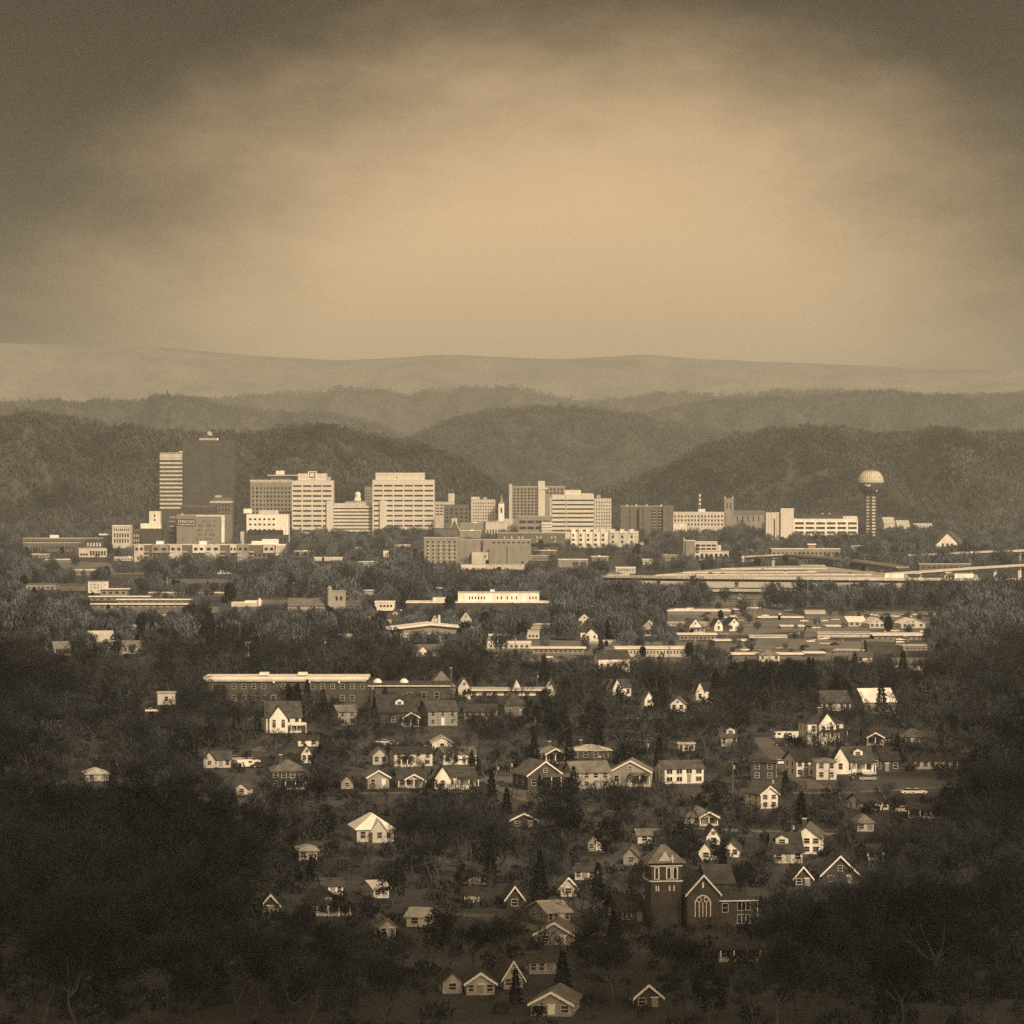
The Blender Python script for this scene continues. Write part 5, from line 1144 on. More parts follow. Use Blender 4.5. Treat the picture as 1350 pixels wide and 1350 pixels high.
for q, (a, b, w_, m, tx) in enumerate((((880, 757.6), (1080, 756.2), 14, ASPH, 'dark lanes nearest the long viaduct'), ((985, 753.4), (1066, 752.6), 26, RDARK, 'dark strip painted as ramp shade between the pale carriageways'), ((905, 754.8), (1000, 752), 9, ASPH, 'worn lanes in the middle of the pale deck'), ((960, 749.6), (1090, 748.6), 16, ASPH, 'dark lanes at the far side of the pale deck'), ((1080, 754.5), (1170, 757), 12, LAWN, 'grassed wedge at the end of the pale deck'))):  # the darkest strip paints the shading of a ramp wall
    deck_strip('road', a, b, 7.6 + .03 * (q + 1), w_, m, tx)
for q, (a, b, tx) in enumerate((((870, 758.8), (1150, 758.2), 'first concrete barrier on the pale deck, nearest the long viaduct'), ((900, 755.6), (1075, 754.6), 'second concrete barrier, before the painted dark strip on the deck'), ((950, 750.8), (1090, 750.0), 'third concrete barrier, at the far side of the pale deck'))):
    P = []
    for x, y in (a, b):
        d = (H - 7.6) * F / (y - HY); P.append((wx(x, d), d))
    o = MB().prism_z([(P[0][0], P[0][1]), (P[1][0], P[1][1]), (P[1][0], P[1][1] + .5), (P[0][0], P[0][1] + .5)], 7.5, 8.6).build('barrier', CREAM); tag(o, tx, 'barrier')
def viaduct(name, label, pts, width, par=1.0, npier=9, girder=1.6, piers=True, skip=()):
    """pts: (px, d, z of the deck)"""
    P = [Vector((wx(x, d), d, z)) for x, d, z in pts]
    t = thing(name, label, 'viaduct', (0, 0, 0)); t.location = (P[0].x, P[0].y, 0)
    O = Vector((P[0].x, P[0].y, 0))
    P = [p - O for p in P]
    dk, pa, pb, gi = MB(), MB(), MB(), MB()
    def strip(b, o0, o1, z0, z1):
        A = []
        for i, p in enumerate(P):
            q = P[min(i + 1, len(P) - 1)] - P[max(i - 1, 0)]; q.z = 0; q.normalize(); n = Vector((-q.y, q.x, 0))
            a, c = p + n * o0, p + n * o1
            A.append([(a.x, a.y, p.z + z0), (c.x, c.y, p.z + z0), (c.x, c.y, p.z + z1), (a.x, a.y, p.z + z1)])
        for i in range(len(A) - 1):
            b.add(A[i] + A[i + 1], [(0, 4, 5, 1), (1, 5, 6, 2), (2, 6, 7, 3), (3, 7, 4, 0)])
        b.add(A[0] + A[-1], [(0, 1, 2, 3), (7, 6, 5, 4)])
    h = width / 2
    strip(dk, -h, h, -.4, 0); strip(pa, -h - .3, -h, -.45, par); strip(pb, h, h + .3, -.45, par); strip(gi, -h * .8, h * .8, -.4 - girder, -.41)
    dk.build('deck', DECK, t); pa.build('parapet', CREAM, t); pb.build('parapet', CREAM, t); gi.build('girder', STEEL, t)
    if piers:
        tot = sum((P[i + 1] - P[i]).length for i in range(len(P) - 1)); k = 0
        for j in range(npier):
            u = tot * (j + .5) / npier; i = 0
            while i < len(P) - 2 and u > (P[i + 1] - P[i]).length: u -= (P[i + 1] - P[i]).length; i += 1
            p = P[i].lerp(P[i + 1], u / (P[i + 1] - P[i]).length)
            if p.z < 4: continue
            zt = p.z - .42 - girder
            q = MB().box(-1.2, 1.2, -1.4, 1.4, 0, zt - 1.5).build('pier', CREAM, t, (p.x, p.y, 0))
            MB().prism_x([(-1.4, zt - 1.5 + .01), (1.4, zt - 1.5 + .01), (h * .8, zt - .5), (h * .8, zt - .02), (-h * .8, zt - .02), (-h * .8, zt - .5)], -1.1, 1.1).build('pier_cap', CREAM, q)
    return t
viaduct('viaduct', 'the long freeway viaduct with a dark girder line over the yards', [(800, 2640, 8.6), (900, 2600, 8.9), (1000, 2580, 9.0), (1100, 2570, 8.8), (1200, 2565, 8.6), (1345, 2560, 8.6)], 16, npier=10, girder=1.8)
viaduct('viaduct', 'the lower dark viaduct crossing under the long freeway viaduct', [(905, 2430, 5.0), (960, 2420, 5.6), (1030, 2410, 5.8), (1095, 2400, 5.4)], 10, par=.9, npier=4, girder=1.5)
viaduct('viaduct', 'the curved ramp sweeping down behind the wide concrete deck', [(985, 3230, 9.5), (1040, 3220, 11.5), (1090, 3120, 11.0), (1140, 3020, 9.8), (1190, 2900, 8.6)], 9, npier=8)
viaduct('viaduct', 'the rising ramp at the wooded edge of the interchange', [(1160, 2760, 6.6), (1220, 2790, 8.0), (1290, 2830, 9.8), (1360, 2870, 11.2)], 6, npier=6)
viaduct('viaduct', 'the far overpass under the wooded slope of the gabled hall', [(1200, 3200, 11), (1280, 3210, 13.5), (1360, 3220, 15)], 10, npier=5)
def long_wall(pix, h, d, label, m=CONC):
    t = MB().box(wx(pix[0], d), wx(pix[1], d), d, d + .8, 0, h).build('retaining_wall', m)
    return tag(t, label, 'retaining wall')
long_wall((264, 432), 5.0, 3040, 'the long pale retaining wall below the modern apartments')
long_wall((400, 562), 3.2, 3230, 'the pale freeway wall between apartments and the big brick warehouse')
long_wall((436, 545), 2.4, 3060, 'the low grey wall under the pale freeway wall', CREAM)
long_wall((545, 640), 5.2, 3120, 'the pale loading wall in front of the big brick warehouse')
long_wall((640, 830), 2.6, 2960, 'the long low wall along the grey lots', CREAM)

# ------------------------------------------------------------------ billboard, poles
d = 2740; s_ = d / F; zb = gy(d); t = thing('billboard', 'the square framed billboard standing before the brick terrace', 'billboard', (wx(214.5, d), d, 0))
Xb = lambda p: (p - 214.5) * s_
Zp = lambda p: (zb - p) * s_
pl = MB().box(Xb(208), Xb(221), -.3, .3, Zp(772), Zp(761)).build('panel', STEEL, t)
fr = MB(); fr.box(Xb(208), Xb(221), -.5, -.31, Zp(761.7), Zp(761)); fr.box(Xb(208), Xb(221), -.5, -.31, Zp(772), Zp(770.8)); fr.box(Xb(208), Xb(208.8), -.5, -.31, Zp(770.8), Zp(761.7)); fr.box(Xb(220.2), Xb(221), -.5, -.31, Zp(770.8), Zp(761.7))
fr.build('border', TRIM, pl)
for x0, x1, y0, y1 in ((211, 213.2, 763, 765.2), (213.5, 215.4, 763, 765.2), (215.7, 217.3, 763, 765.2), (211, 218, 766, 767), (211.6, 217.2, 768, 768.6)): MB().box(Xb(x0), Xb(x1), -.42, -.31, Zp(y1), Zp(y0)).build('worn_lettering', CREAM, pl)
for x in (210.5, 218.5): MB().box(Xb(x), Xb(x) + .4, -.1, .3, 0, Zp(772)).build('post', STEEL, t)

def pole(px, yb, yt, label, kind='utility'):
    d = gd(yb); h = (yb - yt) * d / F
    if kind == 'utility':
        t = thing('utility_pole', label, 'utility pole', (wx(px, d), d, 0), RAD(R.uniform(-25, 25)), 'wooden utility poles')
        MB().tube((0, 0, 0), (0, 0, h), .19, .13, 8).build('post', WOOD, t)
        MB().box(-1.2, 1.2, -.2, -.08, h - .9, h - .75).build('crossarm', WOOD, t)
        MB().lathe([(.24, 0), (.24, .9)], 8).build('transformer', GALV, t, (.36, 0, h - 2.6))
    else:
        t = thing('street_lamp', label, 'street lamp', (wx(px, d), d, 0), RAD(R.uniform(-30, 30)), 'tall lamp posts')
        MB().tube((0, 0, 0), (0, 0, h), .16, .09, 8).build('post', GALV, t)
        MB().tube((0, 0, h - .1), (1.8, 0, h + .25), .06, .05, 6).build('arm', GALV, t)
        MB().box(1.5, 2.3, -.16, .16, h + .1, h + .26).build('lamp_head', CREAM, t)
    SEEN.append((None, px - 2, px + 2, yt, yb, d, 1, .4))
    return t
for a in ((428, 872, 840, 'pale utility pole among trees under the pale stone church'), (490, 936, 899, 'utility pole rising at the joint of the school and its low wing'), (570, 924, 903, 'utility pole in front of the low school wing'),
          (708, 908, 884, 'utility pole behind the white motel row'), (853, 1006, 972, 'pole with a small light above the grey broad-gabled bungalow'), (966, 1052, 1000, 'tall pale pole between the long white house and the dark box house'),
          (1017, 1052, 1019, 'utility pole over the small white gabled house'), (673, 1024, 998, 'utility pole beside the bungalow with white rake boards'), (655, 1030, 1002, 'thin utility pole at the bend of the pale street'),
          (705, 958, 940, 'utility pole under the white motel row'), (1044, 1106, 1078, 'crossarmed pole in front of the white gambrel house'), (913, 1084, 1066, 'pole before the grey hip-roofed house'),
          (882, 872, 848, 'dark pole by the wide white-roofed workshop'), (1077, 846, 816, 'pole at the corner of the warehouse with three open bays'), (1053, 858, 828, 'pole at the end of the long pale workshop'),
          (1136, 862, 838, 'pole in front of the warehouse with three open bays'), (1181, 866, 842, 'first of two poles by the dark-walled shed'), (1196, 868, 838, 'second of two poles by the dark-walled shed'),
          (915, 872, 838, 'pole before the flat white workshop'), (1110, 860, 838, 'pole between the open bays and the dark-walled shed'), (742, 757, 739, 'dark pole beside the low roofed hall'), (679, 858, 836, 'pole by the flat-roofed garage row'),
          (160, 868, 848, 'pole between the two houses in the dark hollow'), (1093, 1046, 1012, 'pole on the street of white cottages'), (620, 1188, 1158, 'pole in front of the low dark house with a pale window group')):
    pole(*a)
for a in ((1186, 787, 758, 'dark lamp post carrying a sign box beside the white trailer'), (1065, 800, 738, 'tallest lamp post over the interchange deck'), (878, 752, 733, 'lamp post by the office with a blank end wall'), (1235, 815, 800, 'lamp post at the end of the gabled sheds'),
          (995, 812, 790, 'lamp post on the pale open yard'), (1120, 786, 766, 'lamp post behind the pale viaduct'), (1140, 751, 731, 'lamp post on the curved ramp'), (1181, 752, 734, 'lamp post at the foot of the wooded slope'), (543, 742, 722, 'lattice-thin lamp post by the big brick warehouse'), (497, 752, 735, 'lamp post over the pale freeway wall')):
    pole(*a, kind='lamp')
d = 3330; t = thing('advertising_board', 'the blank white board standing over dark trees by the freeway', 'billboard', (wx(509, d), d, 0))
MB().box(-2.4, 2.4, -.2, .2, (gy(d) - 735) * d / F, (gy(d) - 726) * d / F).build('panel', WHITE, t)
for x in (-1.6, 1.3): MB().box(x, x + .3, -.1, .1, 0, (gy(d) - 735) * d / F - .01).build('post', STEEL, t)

# ------------------------------------------------------------------ vehicles
CARW = mat('white_car_paint', (.70, .71, .72), rough=.3, var=.05, spec=.5); CARD = mat('dark_car_paint', (.03, .032, .036), rough=.3, var=.1, spec=.5); CARG = mat('silver_car_paint', (.30, .305, .31), rough=.35, var=.08, spec=.5)
def make_car(paint, van=False):
    t = bpy.data.objects.new('parked_van' if van else 'parked_car', None); COL.objects.link(t)
    Lh, wd = (2.6, .98) if van else (2.2, .88)
    if van: prof = [(-Lh, .35), (Lh, .35), (Lh, 1.15), (Lh - .25, 1.95), (Lh - .7, 2.25), (-Lh, 2.25)]
    else: prof = [(-Lh, .32), (Lh, .32), (Lh, .72), (Lh - .2, .86), (.95, .98), (-1.55, 1.0), (-Lh, .92)]
    b = MB().prism_y(prof, -wd, wd).build('body', paint, t)
    if van:
        MB().prism_y([(Lh - .22, 1.25), (Lh - .02, 1.25), (Lh - .2, 1.9), (Lh - .42, 1.9)], -wd + .1, wd - .1).build('windscreen', GLASS, t, (.05, 0, 0))
        for sy in (-1, 1): MB().box(.8, 1.9, -.02, .02, 1.3, 1.85).build('side_window', GLASS, t, (0, sy * (wd + .005), 0))
    else:
        MB().prism_y([(-1.45, .99), (.85, .97), (.25, 1.42), (-1.0, 1.44)], -wd + .08, wd - .08).build('cabin_glass', GLASS, t)
        MB().prism_y([(-1.05, 1.445), (.3, 1.425), (.2, 1.48), (-.95, 1.5)], -wd + .1, wd - .1).build('roof', paint, t)
    for sx in (-1, 1):
        for sy in (-1, 1):
            wl = MB().lathe([(.33, -.11), (.33, .11)], 14).build('wheel', RUBBER, t, (sx * (Lh - .8), sy * (wd - .08), .33)); wl.rotation_euler = (RAD(90), 0, 0)
            MB().lathe([(.19, -.13), (.19, .13)], 10).build('rim', CHROME, wl)
    for sy in (-1, 1):
        MB().box(-.04, .04, -.16, .16, 0, .16).build('headlight', LAMP, t, (Lh, sy * (wd - .28), .62 if not van else .85))
    return t
PROT = {}
def car(px, py, rz, kind, label, group, z=0.0, d=None):
    if kind not in PROT:
        t = PROT[kind] = make_car({'w': CARW, 'd': CARD, 'g': CARG, 'v': CARW}[kind], kind == 'v')
    else: t = copy_tree(PROT[kind])
    d = d or (H - z) * F / (py - HY)
    t.location = (wx(px, d), d, z); t.rotation_euler = (0, 0, RAD(rz))
    tag(t, label, 'van' if kind == 'v' else 'car', group)
    SEEN.append((None, px - 12, px + 12, py - 12, py, d, 4, .3))
PC = 'cars parked in the streets'
car(1031, 974, 200, 'v', 'white van parked nearest the bend of the asphalt drive', PC); car(1045, 974, 205, 'v', 'white van parked tight beside the white Victorian house', PC); car(1010, 964, 10, 'd', 'dark car at the top of the asphalt drive', PC); car(1031, 983, 170, 'd', 'dark car parked below the two white vans', PC)
car(1029, 1008, 5, 'w', 'white car beside the white cottage under the hipped gable', PC); car(1131, 1026, 185, 'd', 'dark car with a bright bonnet in front of the wide-dormered bungalow', PC); car(1144, 1029, 180, 'g', 'silver car parked behind the dark car with a bright bonnet', PC)
car(1199, 1047, 10, 'w', 'white car, first of a pair on the shady street', PC); car(1210, 1047, 8, 'w', 'white car, second of a pair on the shady street', PC); car(1193, 1071, 20, 'w', 'white car alone under the dark trees', PC)
car(332, 1006, 25, 'w', 'white car beside the pale bungalow half hidden by shrubs', PC); car(322, 1012, 30, 'v', 'white van nose-out below the white car', PC); car(311, 1003, 15, 'g', 'silver car at the head of the line beside the pale bungalow', PC); car(341, 1012, 20, 'd', 'dark car at the tail of the line beside the pale bungalow', PC)
car(200, 939, 10, 'w', 'white car below the white garage', PC); car(505, 981, 160, 'w', 'pale car on the bank behind the long white house with a carport', PC); car(516, 983, 165, 'g', 'silver car on the bank behind the long white house with a carport', PC); car(566, 984, 10, 'd', 'dark car next to the arched white barn', PC)
car(662, 1037, 10, 'd', 'dark car at the foot of the bungalow with white rake boards', PC)
YC = 'cars parked in the yards'
for i, (x, y, k, tx) in enumerate(((1074, 845, 'g', 'silver car nearest the corner pole of the open-bay warehouse'), (1087, 850, 'w', 'white car in front of the open-bay warehouse'), (1100, 851, 'd', 'dark car beside the white one at the open-bay warehouse'), (1066, 828, 'd', 'dark car between the yard and the boxy pale store'), (1076, 829, 'w', 'white car before the boxy pale store'),
          (1180, 833, 'w', 'white car behind the low white hall'), (1164, 834, 'g', 'silver car behind the low white hall'), (1002, 858, 'g', 'silver car in front of the long pale workshop'), (1062, 854, 'd', 'dark car waiting by the pale workshop'), (722, 868, 'w', 'white car before the long white-edged garage'), (740, 869, 'd', 'dark car before the long white-edged garage'), (760, 868, 'g', 'silver car at the end of the long white-edged garage'),
          (930, 818, 'd', 'dark car on the pale open yard'), (955, 815, 'w', 'white car on the pale open yard'), (975, 819, 'g', 'silver car on the pale open yard'), (215, 812, 'w', 'white car beyond the blank-walled front shed'), (282, 812, 'd', 'dark car beyond the blank-walled front shed'))):
    car(x, y, R.uniform(-20, 200), k, tx, YC)
LOTC = 'cars packed in the lot by the wooded bank'
for i in range(16):
    car(1130 + i * 6.4 + R.uniform(-1, 1), 811.5 + (i % 3) * 1.1, R.choice((0, 15, 90)), 'wgdw'[i % 4], 'small car packed in the lot by the wooded bank', LOTC)
KW = {'w': 'white', 'd': 'dark', 'g': 'silver'}
for i in range(44):
    x, y = R.uniform(890, 1230), R.uniform(802, 866)
    d = gd(y)
    if any(s[1] - 8 < x < s[2] + 8 and d > s[5] - 6 and d < s[5] + s[6] + 6 for s in SEEN): continue
    k = R.choice('wwdg'); car(x, y, R.choice((0, 90, 20, 160)), k, f'small {KW[k]} car standing in the pale yards', KW[k] + ' cars standing in the pale yards')
FC = 'cars on the freeway'
for i, (x, y, k) in enumerate(((936, 757, 'd'), (944, 759, 'w'), (953, 757.5, 'd'), (1006, 752, 'g'), (1035, 756, 'w'), (1120, 757, 'd'), (1132, 758, 'w'), (1150, 755, 'g'), (1210, 757, 'w'), (1236, 758, 'd'), (1250, 756, 'w'), (868, 759.5, 'w'))):
    car(x, y, R.choice((0, 180)), k, 'tiny car driving on the wide concrete deck', FC, z=7.6)
def truck(px, z, d, label):
    t = thing('lorry', label, 'lorry', (wx(px, d), d, z), 0, 'lorries')
    tr = MB().box(-7, 6, -1.25, 1.25, 1.1, 4.1).build('trailer', WHITE, t)
    MB().prism_y([(6.4, .6), (9.4, .6), (9.4, 1.9), (8.6, 2.1), (8.2, 3.4), (6.4, 3.6)], -1.2, 1.2).build('cab', CARG, t)
    MB().box(-.02, .02, -1.05, 1.05, 2.3, 3.1).build('windscreen', GLASS, t, (8.5, 0, 0))
    for x in (-5.8, -4.6, 5.2, 7.0, 8.8):
        for sy in (-1, 1):
            w_ = MB().lathe([(.52, -.15), (.52, .15)], 14).build('wheel', RUBBER, t, (x, sy * 1.1, .52)); w_.rotation_euler = (RAD(90), 0, 0)
    return t
truck(1180, 8.62, 2566, 'long white box lorry on the viaduct beside the dark sign post')
truck(1272, 8.62, 2563, 'white box lorry following far behind on the viaduct')
# ------------------------------------------------------------------ trees
def grow_bare(seed, Ht, spread, near=True):
    """trunk + limbs (one mesh) and twigs (another) of a leafless tree"""
    r = random.Random(seed); tr, cr = MB(), MB(); tw = []
    nlim = (5, 5, 5) if near else (4, 4, 4)
    def bend(d, k, up): return (d + Vector((r.gauss(0, k), r.gauss(0, k), r.gauss(0, k) + up))).normalized()
    def limb(p, d, Ln, rad, lv):
        segs = 3 if lv < 2 else 2; pts = [p]
        for i in range(segs):
            d = bend(d, .20, .10 if lv < 3 else .04); q = pts[-1] + d * (Ln / segs)
            a, b = rad * (1 - .6 * i / segs), rad * (1 - .6 * (i + 1) / segs)
            (tr if lv < 2 else cr).tube(pts[-1], q, a, b, (7, 5, 3, 3)[lv] if near else (5, 3, 3, 3)[lv]) if (near or lv < 2) else twq(pts[-1], q, a * 1.1)
            pts.append(q)
        if lv < 3:
            n = nlim[lv]
            for i in range(n):
                t = (.42 if lv else .55) + .58 * (i + 1) / n if lv else .72 + .28 * (i + 1) / n
                t = min(t, 1.0) * segs; j = min(int(t), segs - 1); pp = pts[j].lerp(pts[j + 1], t - j)
                az = 2 * math.pi * (i / n + r.random() * .3) + lv
                side = d.orthogonal().normalized(); side.rotate(Matrix.Rotation(az, 3, d))
                sp = r.uniform(.55, 1.0) * spread * (1.15 if lv == 0 else 1)
                limb(pp, (d + side * sp).normalized(), Ln * r.uniform(.55, .78) * (1.35 if lv == 0 else 1), rad * r.uniform(.38, .52), lv + 1)
        else:
            n = 7 if near else 4
            for i in range(n):
                t = r.random() * segs; j = min(int(t), segs - 1); pp = pts[j].lerp(pts[j + 1], t - j)
                dd = (d + Vector((r.gauss(0, .7), r.gauss(0, .7), r.gauss(.15, .6)))).normalized()
                l_ = r.uniform(.5, 1.3) * Ht / 12
                q1 = pp + dd * l_; twq(pp, q1, .03 if near else .065)
                if near:
                    for _ in range(2):
                        d2 = (dd + Vector((r.gauss(0, .6), r.gauss(0, .6), r.gauss(.1, .5)))).normalized(); twq(pp.lerp(q1, r.uniform(.3, .9)), pp.lerp(q1, .8) + d2 * l_ * .7, .022)
    def twq(p, q, w_):
        d = q - p; s = d.cross(Vector((r.gauss(0, 1), r.gauss(0, 1), r.gauss(0, 1)))).normalized() * w_
        cr.add([p - s, p + s, q + s * .5, q - s * .5], [(0, 1, 2, 3)])
    limb(Vector((0, 0, -.3)), Vector((r.gauss(0, .04), r.gauss(0, .04), 1)), Ht * .36, Ht * (.020 if near else .026), 0)
    return tr, cr
def grow_ever(seed, Ht, kind, near=True):
    r = random.Random(seed); tr, cr = MB(), MB()
    tr.tube((0, 0, -.3), (0, 0, Ht * .9), Ht * .018, Ht * .004, 7)
    n = (1500 if near else 420); sz = (.42 if near else .8) * Ht / 12
    clumps = []
    if kind != 'cone':
        for _ in range(26):
            a, z = r.random() * 6.28, r.uniform(.25, .95); rad = math.sqrt(max(.02, 1 - ((z - .5) / .5) ** 2)) * Ht * .34
            clumps.append((math.cos(a) * rad * r.uniform(.5, 1), math.sin(a) * rad * r.uniform(.5, 1), z * Ht, r.uniform(.6, 1.15) * Ht * .12))
    for _ in range(n):
        if kind == 'cone':
            z = 1 - (1 - r.random() ** .9) ** .8 * .95; a = r.random() * 6.28
            lay = .72 + .28 * math.sin(z * 46 + a * 2)
            rad = (1 - z) ** .85 * Ht * .24 * lay * math.sqrt(r.uniform(.25, 1)) + .1
            p = Vector((math.cos(a) * rad, math.sin(a) * rad, z * Ht * .98 + .4)); dd = Vector((math.cos(a), math.sin(a), -.35 + r.gauss(0, .3)))
        else:
            c = r.choice(clumps); v = Vector((r.gauss(0, 1), r.gauss(0, 1), r.gauss(0, 1))).normalized() * c[3] * r.random() ** .4
            p = Vector(c[:3]) + v; p.z = max(p.z, .8); dd = v.normalized() + Vector((r.gauss(0, .5), r.gauss(0, .5), r.gauss(0, .5)))
        dd.normalize(); s = dd.cross(Vector((r.gauss(0, 1), r.gauss(0, 1), r.gauss(0, 1)))).normalized() * sz * .45
        q = p + dd * sz * r.uniform(.8, 1.6)
        cr.add([p - s, p + s * .9, q + s * .3, q - s * .4], [(0, 1, 2, 3)])
    return tr, cr

KINDS = {'bare': [(k, 'bare') for k in range(6)], 'cone': [(20, 'cone'), (21, 'cone')], 'round': [(30, 'round'), (31, 'round')]}
PN = {}
for k in range(6):
    t, c = grow_bare(100 + k, 12.0, (.75, .95, .62, .85, 1.05, .7)[k]); PN[('bare', k)] = (t.mesh('trunk'), c.mesh('crown'))
for k in range(2):
    t, c = grow_ever(200 + k, 12.0, 'cone'); PN[('cone', k)] = (t.mesh('trunk'), c.mesh('crown'))
    t, c = grow_ever(300 + k, 12.0, 'round'); PN[('round', k)] = (t.mesh('trunk'), c.mesh('crown'))
for (kd, k), (a, b) in PN.items():
    a.materials.append(BARK); b.materials.append(TWIG if kd == 'bare' else PINE)
CH = {}
for key, (a, b) in PN.items():
    co = [v.co for v in a.vertices] + [v.co for v in b.vertices]
    CH[key] = (max(c.z for c in co), np.percentile([math.hypot(c.x, c.y) for c in co], 96))

rngT = random.Random(11)
def in_poly(x, y, P):
    c = False; n = len(P)
    for i in range(n):
        (x1, y1), (x2, y2) = P[i], P[(i + 1) % n]
        if (y1 > y) != (y2 > y) and x < (x2 - x1) * (y - y1) / (y2 - y1) + x1: c = not c
    return c
SA = np.array([(s[1], s[2], s[3], s[4], s[5], s[6], s[7]) for s in SEEN], float)
def allowed(x, y, h, rad, strict=1.0):
    px, pb = CX + x / y * F, gy(y); pt = pb - h * F / y; pr = rad * F / y * .8
    if 2380 < y < 3020 and px > 800 and pt < (767 if y < 2560 else 800): return False
    for k_, P in enumerate(OPEN):
        if in_poly(px, pb, P) and not (4 <= k_ <= 11 and rngT.random() < .22): return False
    for a, b, hw in ROADS:
        ab = b - a; t = max(0, min(1, ((x - a.x) * ab.x + (y - a.y) * ab.y) / ab.length_squared))
        if math.hypot(x - a.x - ab.x * t, y - a.y - ab.y * t) < hw + 2.0: return False
    # do not stand inside a building
    sx0, sx1 = (SA[:, 0] - CX) / F * SA[:, 4], (SA[:, 1] - CX) / F * SA[:, 4]
    ins = (x > sx0 - 2.0) & (x < sx1 + 2.0) & (y > SA[:, 4] - 2.5) & (y < SA[:, 4] + SA[:, 5] + 2.0)
    if ins.any(): return False
    f = SA[:, 4] > y - 1
    ox = np.clip(np.minimum(px + pr, SA[:, 1]) - np.maximum(px - pr, SA[:, 0]), 0, None); oy = np.clip(np.minimum(pb, SA[:, 3]) - np.maximum(pt, SA[:, 2]), 0, None)
    fr = ox * oy / np.maximum((SA[:, 1] - SA[:, 0]) * (SA[:, 3] - SA[:, 2]), 1)
    over = f & (fr > SA[:, 6])
    return not over.any()

def density(px, py):
    """share of the ground that is wooded"""
    if py > 1095: return .88
    if py > 880: return .62 if not (420 < px < 950 and 985 < py < 1045) else .42
    if py > 800: return .55 if px < 880 else (.30 if py > 868 else .40)
    if py > 757: return .52 if 330 < px < 930 or px > 1050 else (.25 if px < 330 else .10)
    if py > 728: return .42 if (400 < px < 560 or px < 60) else (.35 if 840 < px < 1010 else (.55 if px > 1085 else .12))
    return .38 if (420 < px < 560 or 820 < px < 1010 or px > 1040) else .12
TREES = []
y = 545.0
while y < 5300:
    sp = 9.0 if y < 1700 else (10.5 if y < 3000 else 14)
    x = -705 / F * y
    while x < 705 / F * y:
        xx, yy = x + rngT.uniform(-.45, .45) * sp, y + rngT.uniform(-.45, .45) * sp
        x += sp
        px, py = CX + xx / yy * F, gy(yy)
        if rngT.random() > density(px, py): continue
        u = rngT.random()
        pe = .10 if py > 880 else .07
        if 960 < px < 1075 and 880 < py < 935: pe = .55
        if 200 < px < 340 and 830 < py < 905: pe = .45
        kd = 'bare' if u > pe else ('cone' if u < pe * .45 else 'round')
        h = rngT.uniform(8.5, 16.5) if kd == 'bare' else rngT.uniform(6, 13)
        if py > 1100: h *= 1.05
        if kd == 'bare' and rngT.random() < .20: h *= 1.3
        key = (kd, rngT.randrange(6 if kd == 'bare' else 2))
        ok = False
        for hh in (h, h * .72, h * .5, h * .32):
            sc = hh / CH[key][0]
            if hh > 2.2 and allowed(xx, yy, hh, CH[key][1] * sc): ok = True; break
        if ok: TREES.append((xx, yy, hh, key))
    y += sp
# trees the photograph shows standing on their own
for px, py, h, key in ((640, 1026, 19, ('bare', 1)), (612, 992, 14, ('bare', 3)), (540, 1036, 9, ('bare', 4)), (700, 962, 9.5, ('round', 0)), (648, 1064, 9, ('cone', 0)), (392, 956, 13.5, ('cone', 1)), (716, 1092, 13, ('bare', 5)), (850, 902, 12, ('bare', 4)), (1000, 934, 15, ('round', 1)), (1018, 938, 17, ('round', 0)), (1044, 936, 17, ('round', 1)), (1062, 933, 14, ('round', 0)), (982, 929, 13, ('round', 0)), (284, 871, 15, ('round', 0)), (304, 868, 16, ('round', 1)), (326, 873, 14, ('round', 0)), (522, 861, 12, ('round', 1)), (380, 940, 10, ('cone', 0)), (405, 938, 11, ('cone', 1)), (712, 1194, 10, ('cone', 0)), (622, 1008, 4.2, ('cone', 1)),
                      (445, 862, 13, ('bare', 2)), (930, 880, 13, ('bare', 1)), (980, 812, 11, ('bare', 4)), (845, 1010, 6, ('round', 1)), (930, 1003, 14, ('bare', 0)), (470, 1006, 10, ('bare', 4)), (303, 1000, 9, ('bare', 2)), (1075, 724, 12, ('cone', 0)), (660, 862, 11, ('bare', 4)), (585, 880, 11, ('bare', 1))):
    d = gd(py); TREES.append((wx(px, d), d, h, key))

NEAR_N = 296
bare = sorted([t for t in TREES if t[3][0] == 'bare'], key=lambda t: -t[2] / t[1])
ever = sorted([t for t in TREES if t[3][0] != 'bare'], key=lambda t: -t[2] / t[1])
single = bare[:NEAR_N] + ever[:200]
mass = bare[NEAR_N:] + ever[200:]
REF = [(s[0], (s[1] + s[2]) / 2, s[5], s[6]) for s in SEEN if s[0]]
REFP = [(n, (c - CX) / F * d, d + D / 2, D, c) for n, c, d, D in REF if d < 2400]
pend = {}
for (x, y, h, key) in single:
    n, rx, ry, D, _ = min(REFP, key=lambda q: (q[1] - x) ** 2 + ((q[2] - y) * .55) ** 2)
    rel = 'in front of' if y < ry - D / 2 - 4 else ('behind' if y > ry + D / 2 + 4 else 'beside')
    pend.setdefault((key[0], rel, n), []).append((x, y, h, key))
ORD = ('tallest', 'second tallest', 'third tallest', 'fourth tallest', 'fifth tallest', 'sixth tallest', 'seventh tallest', 'eighth tallest', 'ninth tallest', 'tenth tallest')
KN = {'bare': ('bare tree', 'bare trees', 'bare_tree', 'bare leafless trees among the houses'), 'cone': ('dark pointed conifer', 'dark pointed conifers', 'conifer_tree', 'dark evergreens among the houses'), 'round': ('dark round evergreen', 'dark round evergreens', 'evergreen_tree', 'dark evergreens among the houses')}
